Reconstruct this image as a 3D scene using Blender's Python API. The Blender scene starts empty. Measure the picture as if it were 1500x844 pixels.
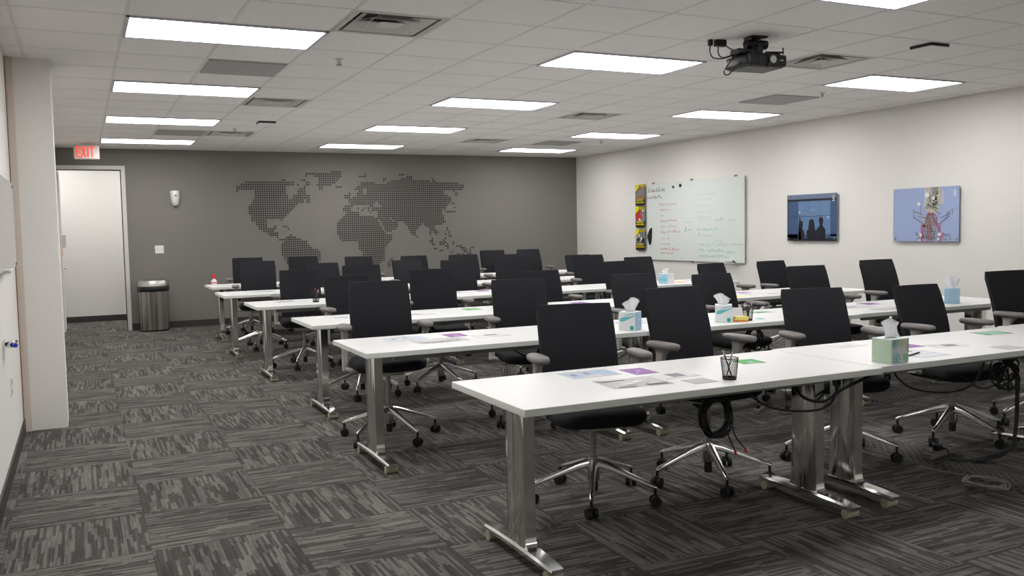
import bpy, bmesh, math, random
from mathutils import Vector, Matrix
PI = math.pi
scene = bpy.context.scene
COL = scene.collection
RND = random.Random(7)

# ------------------------------------------------------------------ camera
def make_camera():
    yaw, pitch, roll, f = 0.44931, 0.06688, -0.01889, 1307.23
    cy, sy = math.cos(yaw), math.sin(yaw)
    fw = Vector((sy*math.cos(pitch), cy*math.cos(pitch), -math.sin(pitch)))
    r = Vector((cy, -sy, 0)); u = r.cross(fw)
    r2 = r*math.cos(roll) + u*math.sin(roll)
    u2 = -r*math.sin(roll) + u*math.cos(roll)
    cd = bpy.data.cameras.new('camera'); c = bpy.data.objects.new('camera', cd); COL.objects.link(c)
    m = Matrix(((r2.x, u2.x, -fw.x, -0.3065), (r2.y, u2.y, -fw.y, -5.8261), (r2.z, u2.z, -fw.z, 1.4383), (0, 0, 0, 1)))
    c.matrix_world = m
    cd.sensor_width = 36; cd.lens = f/1500*36; cd.clip_start = .05; cd.clip_end = 60
    scene.camera = c
make_camera()
w = bpy.data.worlds.new('world'); scene.world = w; w.use_nodes = True
w.node_tree.nodes['Background'].inputs[0].default_value = (.02, .02, .02, 1)
scene.view_settings.view_transform = 'Standard'; scene.view_settings.look = 'None'
scene.view_settings.gamma = 1; scene.view_settings.use_curve_mapping = False
scene.view_settings.exposure = EXPOSURE = 0.0
PANEL = 14.2         # strength of the ceiling light panels
PANEL_COL = (1, .99, .98)

# room measures (metres)
XL, XR, YB, YF, H = -.74, 8.17, 8.87, -9.3, 2.743
T = .6096

# --------------------------------------------------------------- materials
def lin(c):
    return tuple(((x/255)/12.92 if x/255 <= .04045 else ((x/255+.055)/1.055)**2.4) for x in c)
def mat(name, rgb, rough=.6, metal=0, spec=.5, noise=0, scale=30, bump=0, alpha=1, emit=None, trans=0, coat=0):
    m = bpy.data.materials.new(name); m.use_nodes = True
    nt = m.node_tree; b = nt.nodes['Principled BSDF']
    c = lin(rgb)
    b.inputs['Base Color'].default_value = (*c, 1)
    b.inputs['Roughness'].default_value = rough; b.inputs['Metallic'].default_value = metal
    b.inputs['Specular IOR Level'].default_value = spec
    b.inputs['Alpha'].default_value = alpha
    b.inputs['Transmission Weight'].default_value = trans
    b.inputs['Coat Weight'].default_value = coat
    if emit:
        b.inputs['Emission Color'].default_value = (*emit[0], 1); b.inputs['Emission Strength'].default_value = emit[1]
    if noise or bump:
        tc = nt.nodes.new('ShaderNodeTexCoord'); n = nt.nodes.new('ShaderNodeTexNoise')
        n.inputs['Scale'].default_value = scale; n.inputs['Detail'].default_value = 4
        nt.links.new(tc.outputs['Object'], n.inputs['Vector'])
        if noise:
            mx = nt.nodes.new('ShaderNodeMix'); mx.data_type = 'RGBA'
            mx.inputs[6].default_value = (*[max(0, x*(1-noise)) for x in c], 1)
            mx.inputs[7].default_value = (*[min(1, x*(1+noise)) for x in c], 1)
            nt.links.new(n.outputs['Fac'], mx.inputs[0]); nt.links.new(mx.outputs[2], b.inputs['Base Color'])
        if bump:
            bp = nt.nodes.new('ShaderNodeBump'); bp.inputs['Strength'].default_value = bump; bp.inputs['Distance'].default_value = .002
            nt.links.new(n.outputs['Fac'], bp.inputs['Height']); nt.links.new(bp.outputs['Normal'], b.inputs['Normal'])
    return m

M = dict(
    wall_white=mat('wall_white', (228, 225, 220), .85, noise=.02, scale=6, bump=.1),
    wall_grey=mat('wall_grey', (122, 118, 113), .85, noise=.02, scale=5, bump=.1),
    ceil=mat('ceiling_tile', (238, 235, 232), .95, noise=.04, scale=60, bump=.15),
    tbar=mat('ceiling_bar', (222, 219, 215), .7),
    base=mat('baseboard', (52, 50, 48), .5),
    frame=mat('door_frame', (200, 198, 195), .45),
    door=mat('door_leaf', (208, 205, 200), .5),
    dark=mat('dark_gap', (20, 20, 20), .8),
    wood=mat('wood_edge', (140, 105, 78), .6, noise=.1, scale=20),
    cream=mat('cream_trim', (214, 203, 192), .6),
    panel=mat('light_diffuser', (255, 255, 255), .5, emit=(PANEL_COL, PANEL)),
    lframe=mat('light_frame', (190, 190, 200), .5),
    vent=mat('vent_white', (200, 198, 192), .5),
    ret=mat('return_panel', (168, 167, 165), .7, noise=.08, scale=180),
    top=mat('white_laminate', (232, 231, 230), .35, spec=.4, noise=.01, scale=3),
    edge=mat('laminate_edge', (224, 227, 222), .5),
    chrome=mat('chrome', (232, 232, 229), .13, 1, noise=.03, scale=8),
    chrome_d=mat('polished_aluminium', (190, 189, 187), .2, 1, noise=.05, scale=12),
    steel=mat('brushed_steel', (190, 186, 180), .3, 1, noise=.08, scale=20),
    beam=mat('grey_steel', (150, 148, 144), .5, .3),
    ventback=mat('vent_recess', (60, 58, 56), .8),
    projund=mat('projector_underside', (74, 72, 70), .5),
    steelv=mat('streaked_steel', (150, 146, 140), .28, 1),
    glide=mat('cream_glide', (176, 170, 148), .4),
    fabric=mat('black_fabric', (35, 36, 40), .9, spec=.25, noise=.12, scale=260, bump=.3),
    plast=mat('black_plastic', (20, 20, 21), .45),
    rubber=mat('rubber', (14, 14, 14), .6),
    armg=mat('grey_arm_pad', (118, 113, 111), .5, noise=.03),
    arml=mat('light_grey_plastic', (176, 173, 166), .45),
    cable=mat('black_cable', (16, 16, 18), .5),
    gcable=mat('grey_cable', (128, 124, 116), .55),
    paper=mat('white_paper', (222, 222, 224), .7),
    greyp=mat('grey_card', (186, 186, 186), .6),
    lgreyp=mat('pale_grey_print', (204, 203, 206), .7, noise=.15, scale=40),
    darkp=mat('dark_print', (132, 132, 136), .7, noise=.3, scale=120),
    bluep=mat('blue_print', (162, 184, 208), .6, noise=.2, scale=40),
    pblue=mat('pale_blue_print', (196, 208, 222), .6, noise=.1, scale=50),
    purp=mat('purple_card', (136, 72, 158), .45, noise=.12, scale=25),
    purl=mat('pale_purple', (178, 128, 196), .45),
    green=mat('green_card', (70, 168, 80), .5, noise=.1, scale=25),
    greenp=mat('pale_green', (150, 196, 168), .5),
    greend=mat('deep_green', (58, 120, 84), .5),
    teal=mat('teal_print', (98, 190, 196), .5, noise=.15, scale=60),
    tealg=mat('teal_round', (36, 170, 138), .5),
    yel=mat('yellow_note', (236, 222, 130), .6),
    yelb=mat('yellow_poster', (232, 216, 34), .5),
    orange=mat('orange_note', (238, 140, 40), .6),
    blackp=mat('poster_black', (30, 30, 30), .5),
    redp=mat('poster_red', (190, 50, 48), .5),
    greyph=mat('poster_grey', (128, 128, 130), .5, noise=.3, scale=60),
    brownph=mat('poster_brown', (150, 116, 86), .5, noise=.3, scale=30),
    mesh=mat('black_mesh', (24, 24, 25), .4, .5),
    tissue=mat('tissue', (246, 246, 248), .9),
    carton=mat('carton_white', (226, 230, 232), .6),
    cartonb=mat('carton_blue', (160, 196, 220), .6, noise=.25, scale=35),
    lime=mat('lime_print', (196, 210, 90), .6),
    cgreen=mat('carton_green', (150, 208, 160), .6),
    red=mat('red_plastic', (205, 24, 34), .35),
    bluepl=mat('blue_plastic', (40, 60, 190), .35),
    whitepl=mat('white_plastic', (226, 226, 226), .35),
    exitred=mat('exit_letters', (150, 30, 20), .5, emit=((1, .04, .015), 1.6)),
    exitbody=mat('exit_housing', (205, 196, 190), .5),
    glassb=mat('glass_board', (226, 232, 228), .12, spec=.5, coat=.3),
    glassl=mat('glass_board_side', (170, 172, 170), .08, spec=.6, coat=.6),
    pen_red=mat('red_marker_ink', (214, 70, 104), .6),
    pen_green=mat('green_marker_ink', (128, 208, 186), .6),
    pen_teal=mat('faint_green_marker_ink', (160, 212, 198), .6),
    pen_black=mat('black_marker_ink', (60, 60, 60), .6),
    sky=mat('printed_sky', (154, 170, 208), .3, noise=.03, scale=3),
    bstone=mat('printed_tower_beige', (186, 178, 160), .5, noise=.35, scale=70),
    bstone2=mat('printed_tower_grey', (140, 140, 136), .5, noise=.4, scale=70),
    tred=mat('printed_tower_red', (180, 104, 122), .5, noise=.2, scale=40),
    tgrey=mat('printed_tower_dark', (98, 98, 112), .5),
    night=mat('printed_dusk_blue', (98, 127, 164), .3, noise=.3, scale=5),
    night2=mat('printed_dusk_dark', (66, 88, 122), .3, noise=.1, scale=6),
    navy=mat('printed_silhouette', (22, 28, 38), .35),
    band=mat('printed_lintel', (104, 116, 142), .4, noise=.1),
    mapdot=mat('map_dot', (30, 28, 27), .7),
)
def clear_mat(name, rgb, alpha, rough=.1):
    m = mat(name, rgb, rough, alpha=alpha); return m
def reflection_bands(m, lo, hi):
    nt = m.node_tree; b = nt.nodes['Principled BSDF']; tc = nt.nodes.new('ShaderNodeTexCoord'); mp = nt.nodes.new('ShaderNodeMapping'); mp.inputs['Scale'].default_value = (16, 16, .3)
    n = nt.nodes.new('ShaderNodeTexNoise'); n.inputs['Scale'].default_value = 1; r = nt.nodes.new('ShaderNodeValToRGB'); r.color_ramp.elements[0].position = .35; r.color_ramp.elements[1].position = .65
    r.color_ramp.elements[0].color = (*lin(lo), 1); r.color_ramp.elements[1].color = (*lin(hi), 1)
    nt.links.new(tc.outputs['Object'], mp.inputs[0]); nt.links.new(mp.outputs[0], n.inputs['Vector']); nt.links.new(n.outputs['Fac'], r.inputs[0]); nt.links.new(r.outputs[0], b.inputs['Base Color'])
reflection_bands(M['steelv'], (110, 105, 100), (200, 196, 190))  # light and dark bands in the colour stand in for brushed steel reflections
M['film'] = clear_mat('clear_film', (240, 240, 245), .13, .04)
M['acry'] = clear_mat('clear_plastic', (235, 238, 240), .3, .06)

def carpet_material():
    m = bpy.data.materials.new('carpet_tiles'); m.use_nodes = True
    nt = m.node_tree; N = nt.nodes; L = nt.links; b = N['Principled BSDF']
    def V(x):
        return x
    def math_(op, a, c=None, d=None):
        n = N.new('ShaderNodeMath'); n.operation = op
        for i, v in enumerate((a, c, d)):
            if v is None: continue
            if isinstance(v, (int, float)): n.inputs[i].default_value = v
            else: L.new(v, n.inputs[i])
        return n.outputs[0]
    def white(*a):
        n = N.new('ShaderNodeTexWhiteNoise'); n.noise_dimensions = '3D'
        c = N.new('ShaderNodeCombineXYZ')
        for i, v in enumerate(a):
            if isinstance(v, (int, float)): c.inputs[i].default_value = v
            else: L.new(v, c.inputs[i])
        L.new(c.outputs[0], n.inputs['Vector']); return n.outputs['Value']
    g = N.new('ShaderNodeNewGeometry'); s = N.new('ShaderNodeSeparateXYZ'); L.new(g.outputs['Position'], s.inputs[0])
    x = math_('ADD', math_('DIVIDE', math_('ADD', s.outputs[0], .075), T), 100)
    y = math_('ADD', math_('DIVIDE', math_('ADD', s.outputs[1], .29), T), 100)
    ix, iy = math_('FLOOR', x), math_('FLOOR', y); fx, fy = math_('FRACT', x), math_('FRACT', y)
    par = math_('MODULO', math_('ADD', ix, iy), 2)
    def mixv(f, a, c): return math_('ADD', a, math_('MULTIPLY', f, math_('SUBTRACT', c, a)))
    u = mixv(par, fx, fy); v = mixv(par, fy, fx)
    def layer(nv, nu, k, jit):
        st = math_('FLOOR', math_('MULTIPLY', v, nv))
        tid = math_('ADD', math_('MULTIPLY', ix, 7.13), math_('MULTIPLY', iy, 3.71))
        r1 = white(st, tid, k)
        seg = math_('FLOOR', math_('ADD', math_('MULTIPLY', u, nu), math_('MULTIPLY', r1, jit)))
        return white(math_('ADD', seg, math_('MULTIPLY', st, 17.3)), tid, k+1)
    a1 = layer(44, 3.2, 1, 6); a2 = layer(88, 5.0, 5, 9); a3 = layer(9, 1.6, 9, 3)
    t1 = math_('GREATER_THAN', a1, .52)
    val = math_('ADD', math_('MULTIPLY', t1, .40), math_('ADD', math_('MULTIPLY', a2, .30), math_('MULTIPLY', a3, .28)))
    no = N.new('ShaderNodeTexNoise'); no.inputs['Scale'].default_value = 420; no.inputs['Detail'].default_value = 2
    L.new(g.outputs['Position'], no.inputs['Vector'])
    val = math_('ADD', val, math_('MULTIPLY', math_('SUBTRACT', no.outputs['Fac'], .5), .35))
    # tile seams
    ex = math_('MINIMUM', math_('MINIMUM', fx, math_('SUBTRACT', 1, fx)), math_('MINIMUM', fy, math_('SUBTRACT', 1, fy)))
    seam = math_('LESS_THAN', ex, .006)
    val = math_('SUBTRACT', val, math_('MULTIPLY', seam, .12))
    r = N.new('ShaderNodeValToRGB'); L.new(val, r.inputs[0])
    e = r.color_ramp.elements
    e[0].position = 0; e[0].color = (*lin(CARPET[0]), 1)
    e[1].position = 1; e[1].color = (*lin(CARPET[2]), 1)
    k = e.new(.42); k.color = (*lin(CARPET[1]), 1)
    L.new(r.outputs[0], b.inputs['Base Color']); b.inputs['Roughness'].default_value = .95
    b.inputs['Specular IOR Level'].default_value = .15
    bp = N.new('ShaderNodeBump'); bp.inputs['Strength'].default_value = .4; bp.inputs['Distance'].default_value = .003
    L.new(val, bp.inputs['Height']); L.new(bp.outputs[0], b.inputs['Normal'])
    return m
CARPET = [(59, 57, 54), (81, 78, 75), (127, 123, 119)]
M['carpet'] = carpet_material()

# ------------------------------------------------------------ mesh helpers
class MB:
    """collects shapes; build() links them as ONE mesh object"""
    def __init__(s): s.b = bmesh.new(); s.mi = 0
    def _tag(s, faces):
        for f in faces: f.material_index = s.mi
    def box(s, c, d, rz=0, bev=0, seg=2, rot=None):
        R = bmesh.ops.create_cube(s.b, size=1)
        vs = R['verts']
        bmesh.ops.scale(s.b, vec=d, verts=vs)
        fs = list({f for v in vs for f in v.link_faces}); s._tag(fs)
        if bev:
            es = list({e for v in vs for e in v.link_edges})
            r = bmesh.ops.bevel(s.b, geom=es, offset=bev, segments=seg, profile=.5, affect='EDGES')
            vs = list({v for f in r['faces'] for v in f.verts} | set(v for v in vs if v.is_valid)); s._tag(r['faces'])
        m = Matrix.Translation(c) @ (rot.to_4x4() if rot else Matrix.Rotation(rz, 4, 'Z'))
        bmesh.ops.transform(s.b, matrix=m, verts=vs); return vs
    def cyl(s, a, b_, r, r2=None, n=16, caps=True):
        a, b_ = Vector(a), Vector(b_); d = b_-a
        R = bmesh.ops.create_cone(s.b, cap_ends=caps, segments=n, radius1=r, radius2=r if r2 is None else r2, depth=d.length)
        vs = R['verts']; s._tag({f for v in vs for f in v.link_faces})
        m = Matrix.Translation((a+b_)/2) @ d.to_track_quat('Z', 'Y').to_matrix().to_4x4()
        bmesh.ops.transform(s.b, matrix=m, verts=vs); return vs
    def tube(s, pts, r, n=8, closed=False):
        pts = [Vector(p) for p in pts]; rings = []
        N = len(pts)
        for i, p in enumerate(pts):
            t = (pts[(i+1) % N]-pts[i-1]) if closed else (pts[min(i+1, N-1)]-pts[max(i-1, 0)])
            if t.length < 1e-9: t = Vector((0, 0, 1))
            t.normalize()
            up = Vector((0, 0, 1)) if abs(t.z) < .9 else Vector((1, 0, 0))
            x = t.cross(up).normalized(); y = t.cross(x)
            rr = r[i] if isinstance(r, (list, tuple)) else r
            rings.append([s.b.verts.new(p+(x*math.cos(2*PI*k/n)+y*math.sin(2*PI*k/n))*rr) for k in range(n)])
        for i in range(N if closed else N-1):
            A, B = rings[i], rings[(i+1) % N]
            for k in range(n):
                f = s.b.faces.new((A[k], A[(k+1) % n], B[(k+1) % n], B[k])); f.material_index = s.mi; f.smooth = True
        if not closed:
            for R in (rings[0], rings[-1][::-1]):
                f = s.b.faces.new(R); f.material_index = s.mi
    def loft(s, rings, cap=True):
        rs = [[s.b.verts.new(p) for p in R] for R in rings]; n = len(rs[0])
        for A, B in zip(rs, rs[1:]):
            for k in range(n):
                f = s.b.faces.new((A[k], A[(k+1) % n], B[(k+1) % n], B[k])); f.material_index = s.mi
        if cap:
            for R in (rs[0][::-1], rs[-1]):
                f = s.b.faces.new(R); f.material_index = s.mi
    def lathe(s, prof, n=32, sx=1, sy=1, c=(0, 0)):
        s.loft([[(c[0]+r*sx*math.cos(2*PI*k/n), c[1]+r*sy*math.sin(2*PI*k/n), z) for k in range(n)] for r, z in prof])
    def prism(s, poly, a, b_, axis='z'):
        """polygon in two axes, extruded a..b_ along the third"""
        def P(p, t):
            return {'z': (p[0], p[1], t), 'y': (p[0], t, p[1]), 'x': (t, p[0], p[1])}[axis]
        s.loft([[P(p, a) for p in poly], [P(p, b_) for p in poly]])
    def xform(s, m): bmesh.ops.transform(s.b, matrix=m, verts=s.b.verts[:])
    def build(s, name, mats, parent=None, smooth=None, loc=None):
        bmesh.ops.recalc_face_normals(s.b, faces=s.b.faces[:])
        me = bpy.data.meshes.new(name)
        if smooth is not None:
            for f in s.b.faces: f.smooth = True
            for e in s.b.edges:
                if len(e.link_faces) == 2 and e.calc_face_angle(0) > math.radians(smooth): e.smooth = False
        s.b.to_mesh(me); s.b.free()
        for m in (mats if isinstance(mats, (list, tuple)) else [mats]): me.materials.append(m)
        o = bpy.data.objects.new(name, me); COL.objects.link(o)
        if loc: o.location = loc
        if parent: o.parent = parent
        return o
def tag(o, label=None, cat=None, group=None, kind=None):
    if label: o['label'] = label
    if cat: o['category'] = cat
    if group: o['group'] = group
    if kind: o['kind'] = kind
    return o
def empty(name, loc=(0, 0, 0), rz=0):
    o = bpy.data.objects.new(name, None); COL.objects.link(o); o.location = loc; o.rotation_euler = (0, 0, rz)
    o.empty_display_size = .1
    return o
KIDS = {}
def copy_tree(o, parent=None):
    c = o.copy(); COL.objects.link(c); c.parent = parent
    for ch in list(o.children): copy_tree(ch, c)
    return c
def struct(name, mb, m, smooth=None, parent=None):
    o = mb.build(name, m, parent, smooth); 
    if not parent: o['kind'] = 'structure'
    return o
def rbox(c, d, m, name, parent=None, bev=.003, rz=0):
    b = MB(); b.box((0, 0, 0), d, 0, bev); return b.build(name, m, parent, None, c)
# ============================================================= THE SETTING
WT = .12
def wallbox(name, x0, x1, y0, y1, z0, z1, m):
    b = MB(); b.box(((x0+x1)/2, (y0+y1)/2, (z0+z1)/2), (x1-x0, y1-y0, z1-z0)); return struct(name, b, m)
HY = 10.72                                             # far wall of the hallway
wallbox('floor', XL-.2-1.6, XR+.2, YF-.2, HY+.2, -.1, 0, M['carpet'])
VENTS = [(2, -1), (2, 5), (2, 10), (8, -1), (8, 5), (8, 10)]
b = MB()                                               # tiled ceiling, open only where the air vents sit
ys = sorted({YF-.2, YB+WT} | {v*T for u, v in VENTS} | {(v+1)*T for u, v in VENTS})
for y0, y1 in zip(ys, ys[1:]):
    xs = [XL-.2]
    for u, v in VENTS:
        if abs(v*T-y0) < 1e-6: xs += [u*T, (u+1)*T]
    xs.append(XR+.2)
    for x0, x1 in zip(xs[::2], xs[1::2]): b.box(((x0+x1)/2, (y0+y1)/2, H+.05), (x1-x0, y1-y0, .1))
struct('ceiling', b, M['ceil'])
DX0, DX1, DZ = -.62, .30, 2.43                         # doorway in the back wall
b = MB()
b.box(((DX1+XR)/2+.06, YB+WT/2, H/2), (XR-DX1+.12, WT, H))
b.box(((DX0+DX1)/2, YB+WT/2, (DZ+H)/2), (DX1-DX0, WT, H-DZ))
b.box(((DX0+XL-.12)/2, YB+WT/2, H/2), (DX0-XL+.12, WT, H))
struct('wall_back', b, M['wall_grey'])
wallbox('wall_right', XR, XR+WT, YF, YB, 0, H, M['wall_white'])
wallbox('wall_left', XL-WT, XL, YF, YB, 0, H, M['wall_white'])
wallbox('wall_front', XL, XR, YF-WT, YF, 0, H, M['wall_white'])
wallbox('wall_pillar', -.69, -.45, 1.65, 2.05, 0, H, M['wall_white'])
wallbox('wall_hallway', -2.4, 2.4, HY, HY+WT, 0, 2.9, M['wall_white'])
wallbox('wall_hallway_left', -2.4-WT, -2.4, YB+WT, HY, 0, 2.9, M['wall_white'])
wallbox('wall_hallway_right', 2.4, 2.4+WT, YB+WT, HY, 0, 2.9, M['wall_white'])
wallbox('ceiling_hallway', -2.5, 2.5, YB+WT, HY+.1, 2.9, 3.0, M['ceil'])
# vertical strip beside the pillar and shadow joint
b = MB(); b.box((-.7375, 1.60, H/2), (.005, .03, H)); b.build('trim_1', M['wood'])['kind'] = 'structure'
b = MB(); b.box((-.7125, 1.64, H/2), (.045, .02, H)); b.build('trim_2', M['cream'])['kind'] = 'structure'
# baseboards
bh = .10
def bb(name, x0, x1, y0, y1):
    b = MB(); b.box(((x0+x1)/2, (y0+y1)/2, bh/2), (x1-x0, y1-y0, bh)); o = b.build(name, M['base']); o['kind'] = 'structure'
bb('baseboard_back', DX1+.05, XR, YB-.012, YB)
bb('baseboard_right', XR-.012, XR, YF, YB-.012)
bb('baseboard_left', XL, XL+.012, YF, 1.60)
bb('baseboard_left_rear', XL, XL+.012, 2.1, YB)
bb('baseboard_front', XL, XR, YF, YF+.012)
bb('baseboard_hallway', -2.4, 2.4, HY-.012, HY)
# door frame and the open leaf
b = MB()
b.box((DX1+.02, YB+.04, DZ/2+.025), (.055, .20, DZ+.05)); b.box((DX0-.02, YB+.04, DZ/2+.025), (.055, .20, DZ+.05))
b.box(((DX0+DX1)/2, YB+.04, DZ+.022), (DX1-DX0, .20, .055))
b.mi = 1
b.box((DX1-.012, YB+.05, DZ/2), (.012, .06, DZ)); b.box(((DX0+DX1)/2, YB+.05, DZ-.012), (DX1-DX0, .06, .012))
fr = struct('door_1', b, [M['frame'], M['base']])
b = MB(); b.box((-.575, YB+.17+.42, 1.21), (.045, .84, 2.40), bev=.002)
lf = b.build('door_leaf', M['door'], fr)
b = MB(); b.cyl((-.555, 9.55, .95), (-.51, 9.55, .95), .011); b.box((-.508, 9.50, .95), (.014, .12, .018), bev=.004)
b.build('door_handle', M['steel'], lf)
# grid of metal bars that carries the ceiling tiles
b = MB()
i0 = math.ceil(XL/T); 
for i in range(i0, int(XR/T)+1):
    if i*T > XL+.03: b.box((i*T, (YF+YB)/2, H-.0005), (.020, YB-YF, .004))
for j in range(math.ceil(YF/T), int(YB/T)+1):
    b.box(((XL+XR)/2, j*T, H-.0002), (XR-XL, .012, .0034))
b.box(((XL+XR)/2, YB-.01, H-.001), (XR-XL, .02, .006)); b.box((XR-.01, (YF+YB)/2, H-.001), (.02, YB-YF, .006)); b.box((XL+.01, (YF+YB)/2, H-.001), (.02, YB-YF, .006))
struct('trim_3', b, M['tbar'])

# ------------------------------------------------------------ ceiling lights
def make_light():
    r = empty('ceiling_light')
    b = MB(); w, d = 2*T, T
    for sx, sy, cx, cy in ((w, .022, 0, d/2-.011), (w, .022, 0, -d/2+.011), (.022, d, w/2-.011, 0), (.022, d, -w/2+.011, 0)):
        b.box((cx, cy, -.004), (sx, sy, .012))
    b.build('frame', M['lframe'], r)
    b = MB(); b.box((0, 0, -.002), (w-.05, d-.05, .006)); b.build('diffuser', M['panel'], r)
    return r
cols = {0: 'left', 5: 'middle', 10: 'right'}
rowsn = {12: 'nearest the back wall', 8: 'second row from the back wall', 4: 'third row from the back wall', 0: 'fourth row from the back wall', -4: 'fifth row from the back wall', -12: 'row nearest the front wall'}
proto = None
for v in (12, 8, 4, 0, -4, -12):
    for u in (0, 5, 10):
        if v == -4 and u == 10: continue
        o = make_light() if proto is None else copy_tree(proto)
        proto = proto or o
        o.location = ((u+1)*T, (v+.5)*T, H-.002)
        tag(o, 'flush rectangular ceiling light panel, %s column, %s' % (cols[u], rowsn[v]), 'ceiling light', 'rectangular ceiling light panels')
o = copy_tree(proto); o.location = (-.9, 9.85, 2.895); tag(o, 'flush light panel on the hallway ceiling beyond the doorway', 'ceiling light')
o2 = copy_tree(proto); o2.location = (1.2, 9.85, 2.895); tag(o2, 'second light panel on the hallway ceiling right of the doorway', 'ceiling light')

# ---------------------------------------------------------------- air vents
def make_vent():
    r = empty('ceiling_vent')
    e_ = T/2-.001
    b = MB(); b.box((0, 0, .075), (2*e_, 2*e_, .006)); b.build('backing', M['ventback'], r)
    b = MB()
    for s_ in (-1, 1):
        b.box((0, s_*(e_-.012), .036), (2*e_, .006, .07)); b.box((s_*(e_-.012), 0, .036), (.006, 2*e_-.03, .07))
    b.build('duct_box', M['vent'], r)
    def ring(o_, i_, zo, zi, th=.003):
        b = MB()
        P = lambda s, z: [(-s, -s, z), (s, -s, z), (s, s, z), (-s, s, z)]
        A, B = P(o_, zo), P(i_, zi)
        C, D = P(i_, zi+th), P(o_, zo+th)
        b.loft([A, B, C, D, A], cap=False); return b
    ring(e_, .262, .0, .0).build('frame', M['vent'], r)
    ring(.240, .150, .0, .050).build('louver', M['vent'], r)
    ring(.150, .095, -.003, .034).build('louver', M['vent'], r)
    b = MB(); b.loft([[(-.078, -.078, -.002), (.078, -.078, -.002), (.078, .078, -.002), (-.078, .078, -.002)], [(-.04, -.04, .012), (.04, -.04, .012), (.04, .04, .012), (-.04, .04, .012)]]); b.build('centre_plate', M['vent'], r)
    b = MB()
    for a_ in (PI/4, 3*PI/4): b.box((0, 0, .055), (.56, .006, .006), rz=a_)
    b.build('cross_brace', M['vent'], r)
    return r
proto = None
for (u, v), lab in (((2, -1), 'square louvred air vent beside the nearest left ceiling light'), ((2, 5), 'square louvred air vent right of the second nearest left light'),
                    ((2, 10), 'farthest square air vent of the left side, near the back wall lights'), ((8, -1), 'square louvred air vent just behind the ceiling projector'),
                    ((8, 5), 'square louvred air vent in the middle of the ceiling, between middle and right lights'), ((8, 10), 'farthest square air vent, above the back wall right end')):
    o = make_vent() if proto is None else copy_tree(proto)
    proto = proto or o
    o.location = ((u+.5)*T, (v+.5)*T, H-.0025); tag(o, lab, 'air vent', 'square ceiling air vents')
for (u, v), lab in (((1, 2), 'plain grey return air panel behind the nearest left ceiling light'), ((10, 2), 'plain grey return air panel near the right wall, behind the projector'),
                    ((1, 10), 'plain grey return air panel between the two farthest left lights'), ((10, 10), 'plain grey return air panel between the two farthest right lights')):
    b = MB(); b.box((0, 0, 0), (T-.03, T-.03, .012), bev=.002)
    o = b.build('return_air_panel', M['ret'], None, None, ((u+.5)*T, (v+.5)*T, H-.006)); tag(o, lab, 'air panel', 'grey return air panels')
for (x, y), lab in (((1.52, .9), 'small sprinkler head on the ceiling between the left and middle lights'), ((6.5, 1.0), 'small sprinkler head on the ceiling beside the right grey panel'),
                    ((1.5, 5.8), 'small far sprinkler head by the left lights, before the far vent'), ((6.9, 5.9), 'small far sprinkler head near the right wall lights')):
    r = empty('sprinkler_head', (x, y, H)); tag(r, lab, 'sprinkler', 'ceiling sprinkler heads')
    b = MB(); b.cyl((0, 0, 0), (0, 0, -.006), .03); b.build('escutcheon', M['vent'], r)
    b = MB(); b.cyl((0, 0, -.006), (0, 0, -.04), .008); b.tube([(-.014, 0, -.012), (-.016, 0, -.03), (0, 0, -.045), (.016, 0, -.03), (.014, 0, -.012)], .003); b.cyl((0, 0, -.045), (0, 0, -.048), .022)
    b.build('deflector', M['chrome_d'], r)
for (x, y), lab in (((5.47, -1.1), 'small square ceiling box with dark sides right of the projector'), ((1.73, 4.98), 'small far square ceiling box with dark sides beyond the second left vent')):
    r = empty('ceiling_box', (x, y, H)); tag(r, lab, 'ceiling device', 'square ceiling boxes')
    b = MB(); b.box((0, 0, -.012), (.19, .19, .022)); b.build('housing', M['plast'], r)
    b = MB(); b.box((0, 0, -.025), (.184, .184, .004)); b.build('cover', M['ceil'], r)
# ---------------------------------------------------------------- exit sign
r = empty('exit_sign', (-.165, 8.12, 2.615)); tag(r, 'white exit sign with glowing red EXIT letters hanging above the doorway', 'exit sign')
b = MB(); b.box((0, 0, 0), (.33, .05, .205), bev=.02, seg=3); b.box((0, 0, .113), (.12, .04, .02)); b.build('housing', M['exitbody'], r)
def strokes(sets, w, depth, y):
    b = MB()
    for (x0, z0), (x1, z1) in sets:
        a, c = Vector((x0, 0, z0)), Vector((x1, 0, z1)); d = c-a
        ang = math.atan2(d.z, d.x)
        b.box(((a+c)/2).to_tuple()[0:1]+(y,)+(((a+c)/2).z,), (d.length+w*.6, depth, w), rot=Matrix.Rotation(-ang, 3, 'Y'))
    return b
h = .065
for ch, cx, st in (('E', -.098, [((-.022, -h), (-.022, h)), ((-.022, h), (.022, h)), ((-.022, 0), (.016, 0)), ((-.022, -h), (.022, -h))]),
                   ('X', -.036, [((-.022, -h), (.022, h)), ((-.022, h), (.022, -h))]), ('I', .018, [((0, -h), (0, h))]), ('T', .070, [((0, -h), (0, h)), ((-.026, h), (.026, h))])):
    b = strokes([((a[0]*1.1+cx, a[1]), (c[0]*1.1+cx, c[1])) for a, c in st],   .014, .006, -.027)
    o = b.build('letter', M['exitred'], r); o['label'] = 'glowing red letter ' + ch
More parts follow.
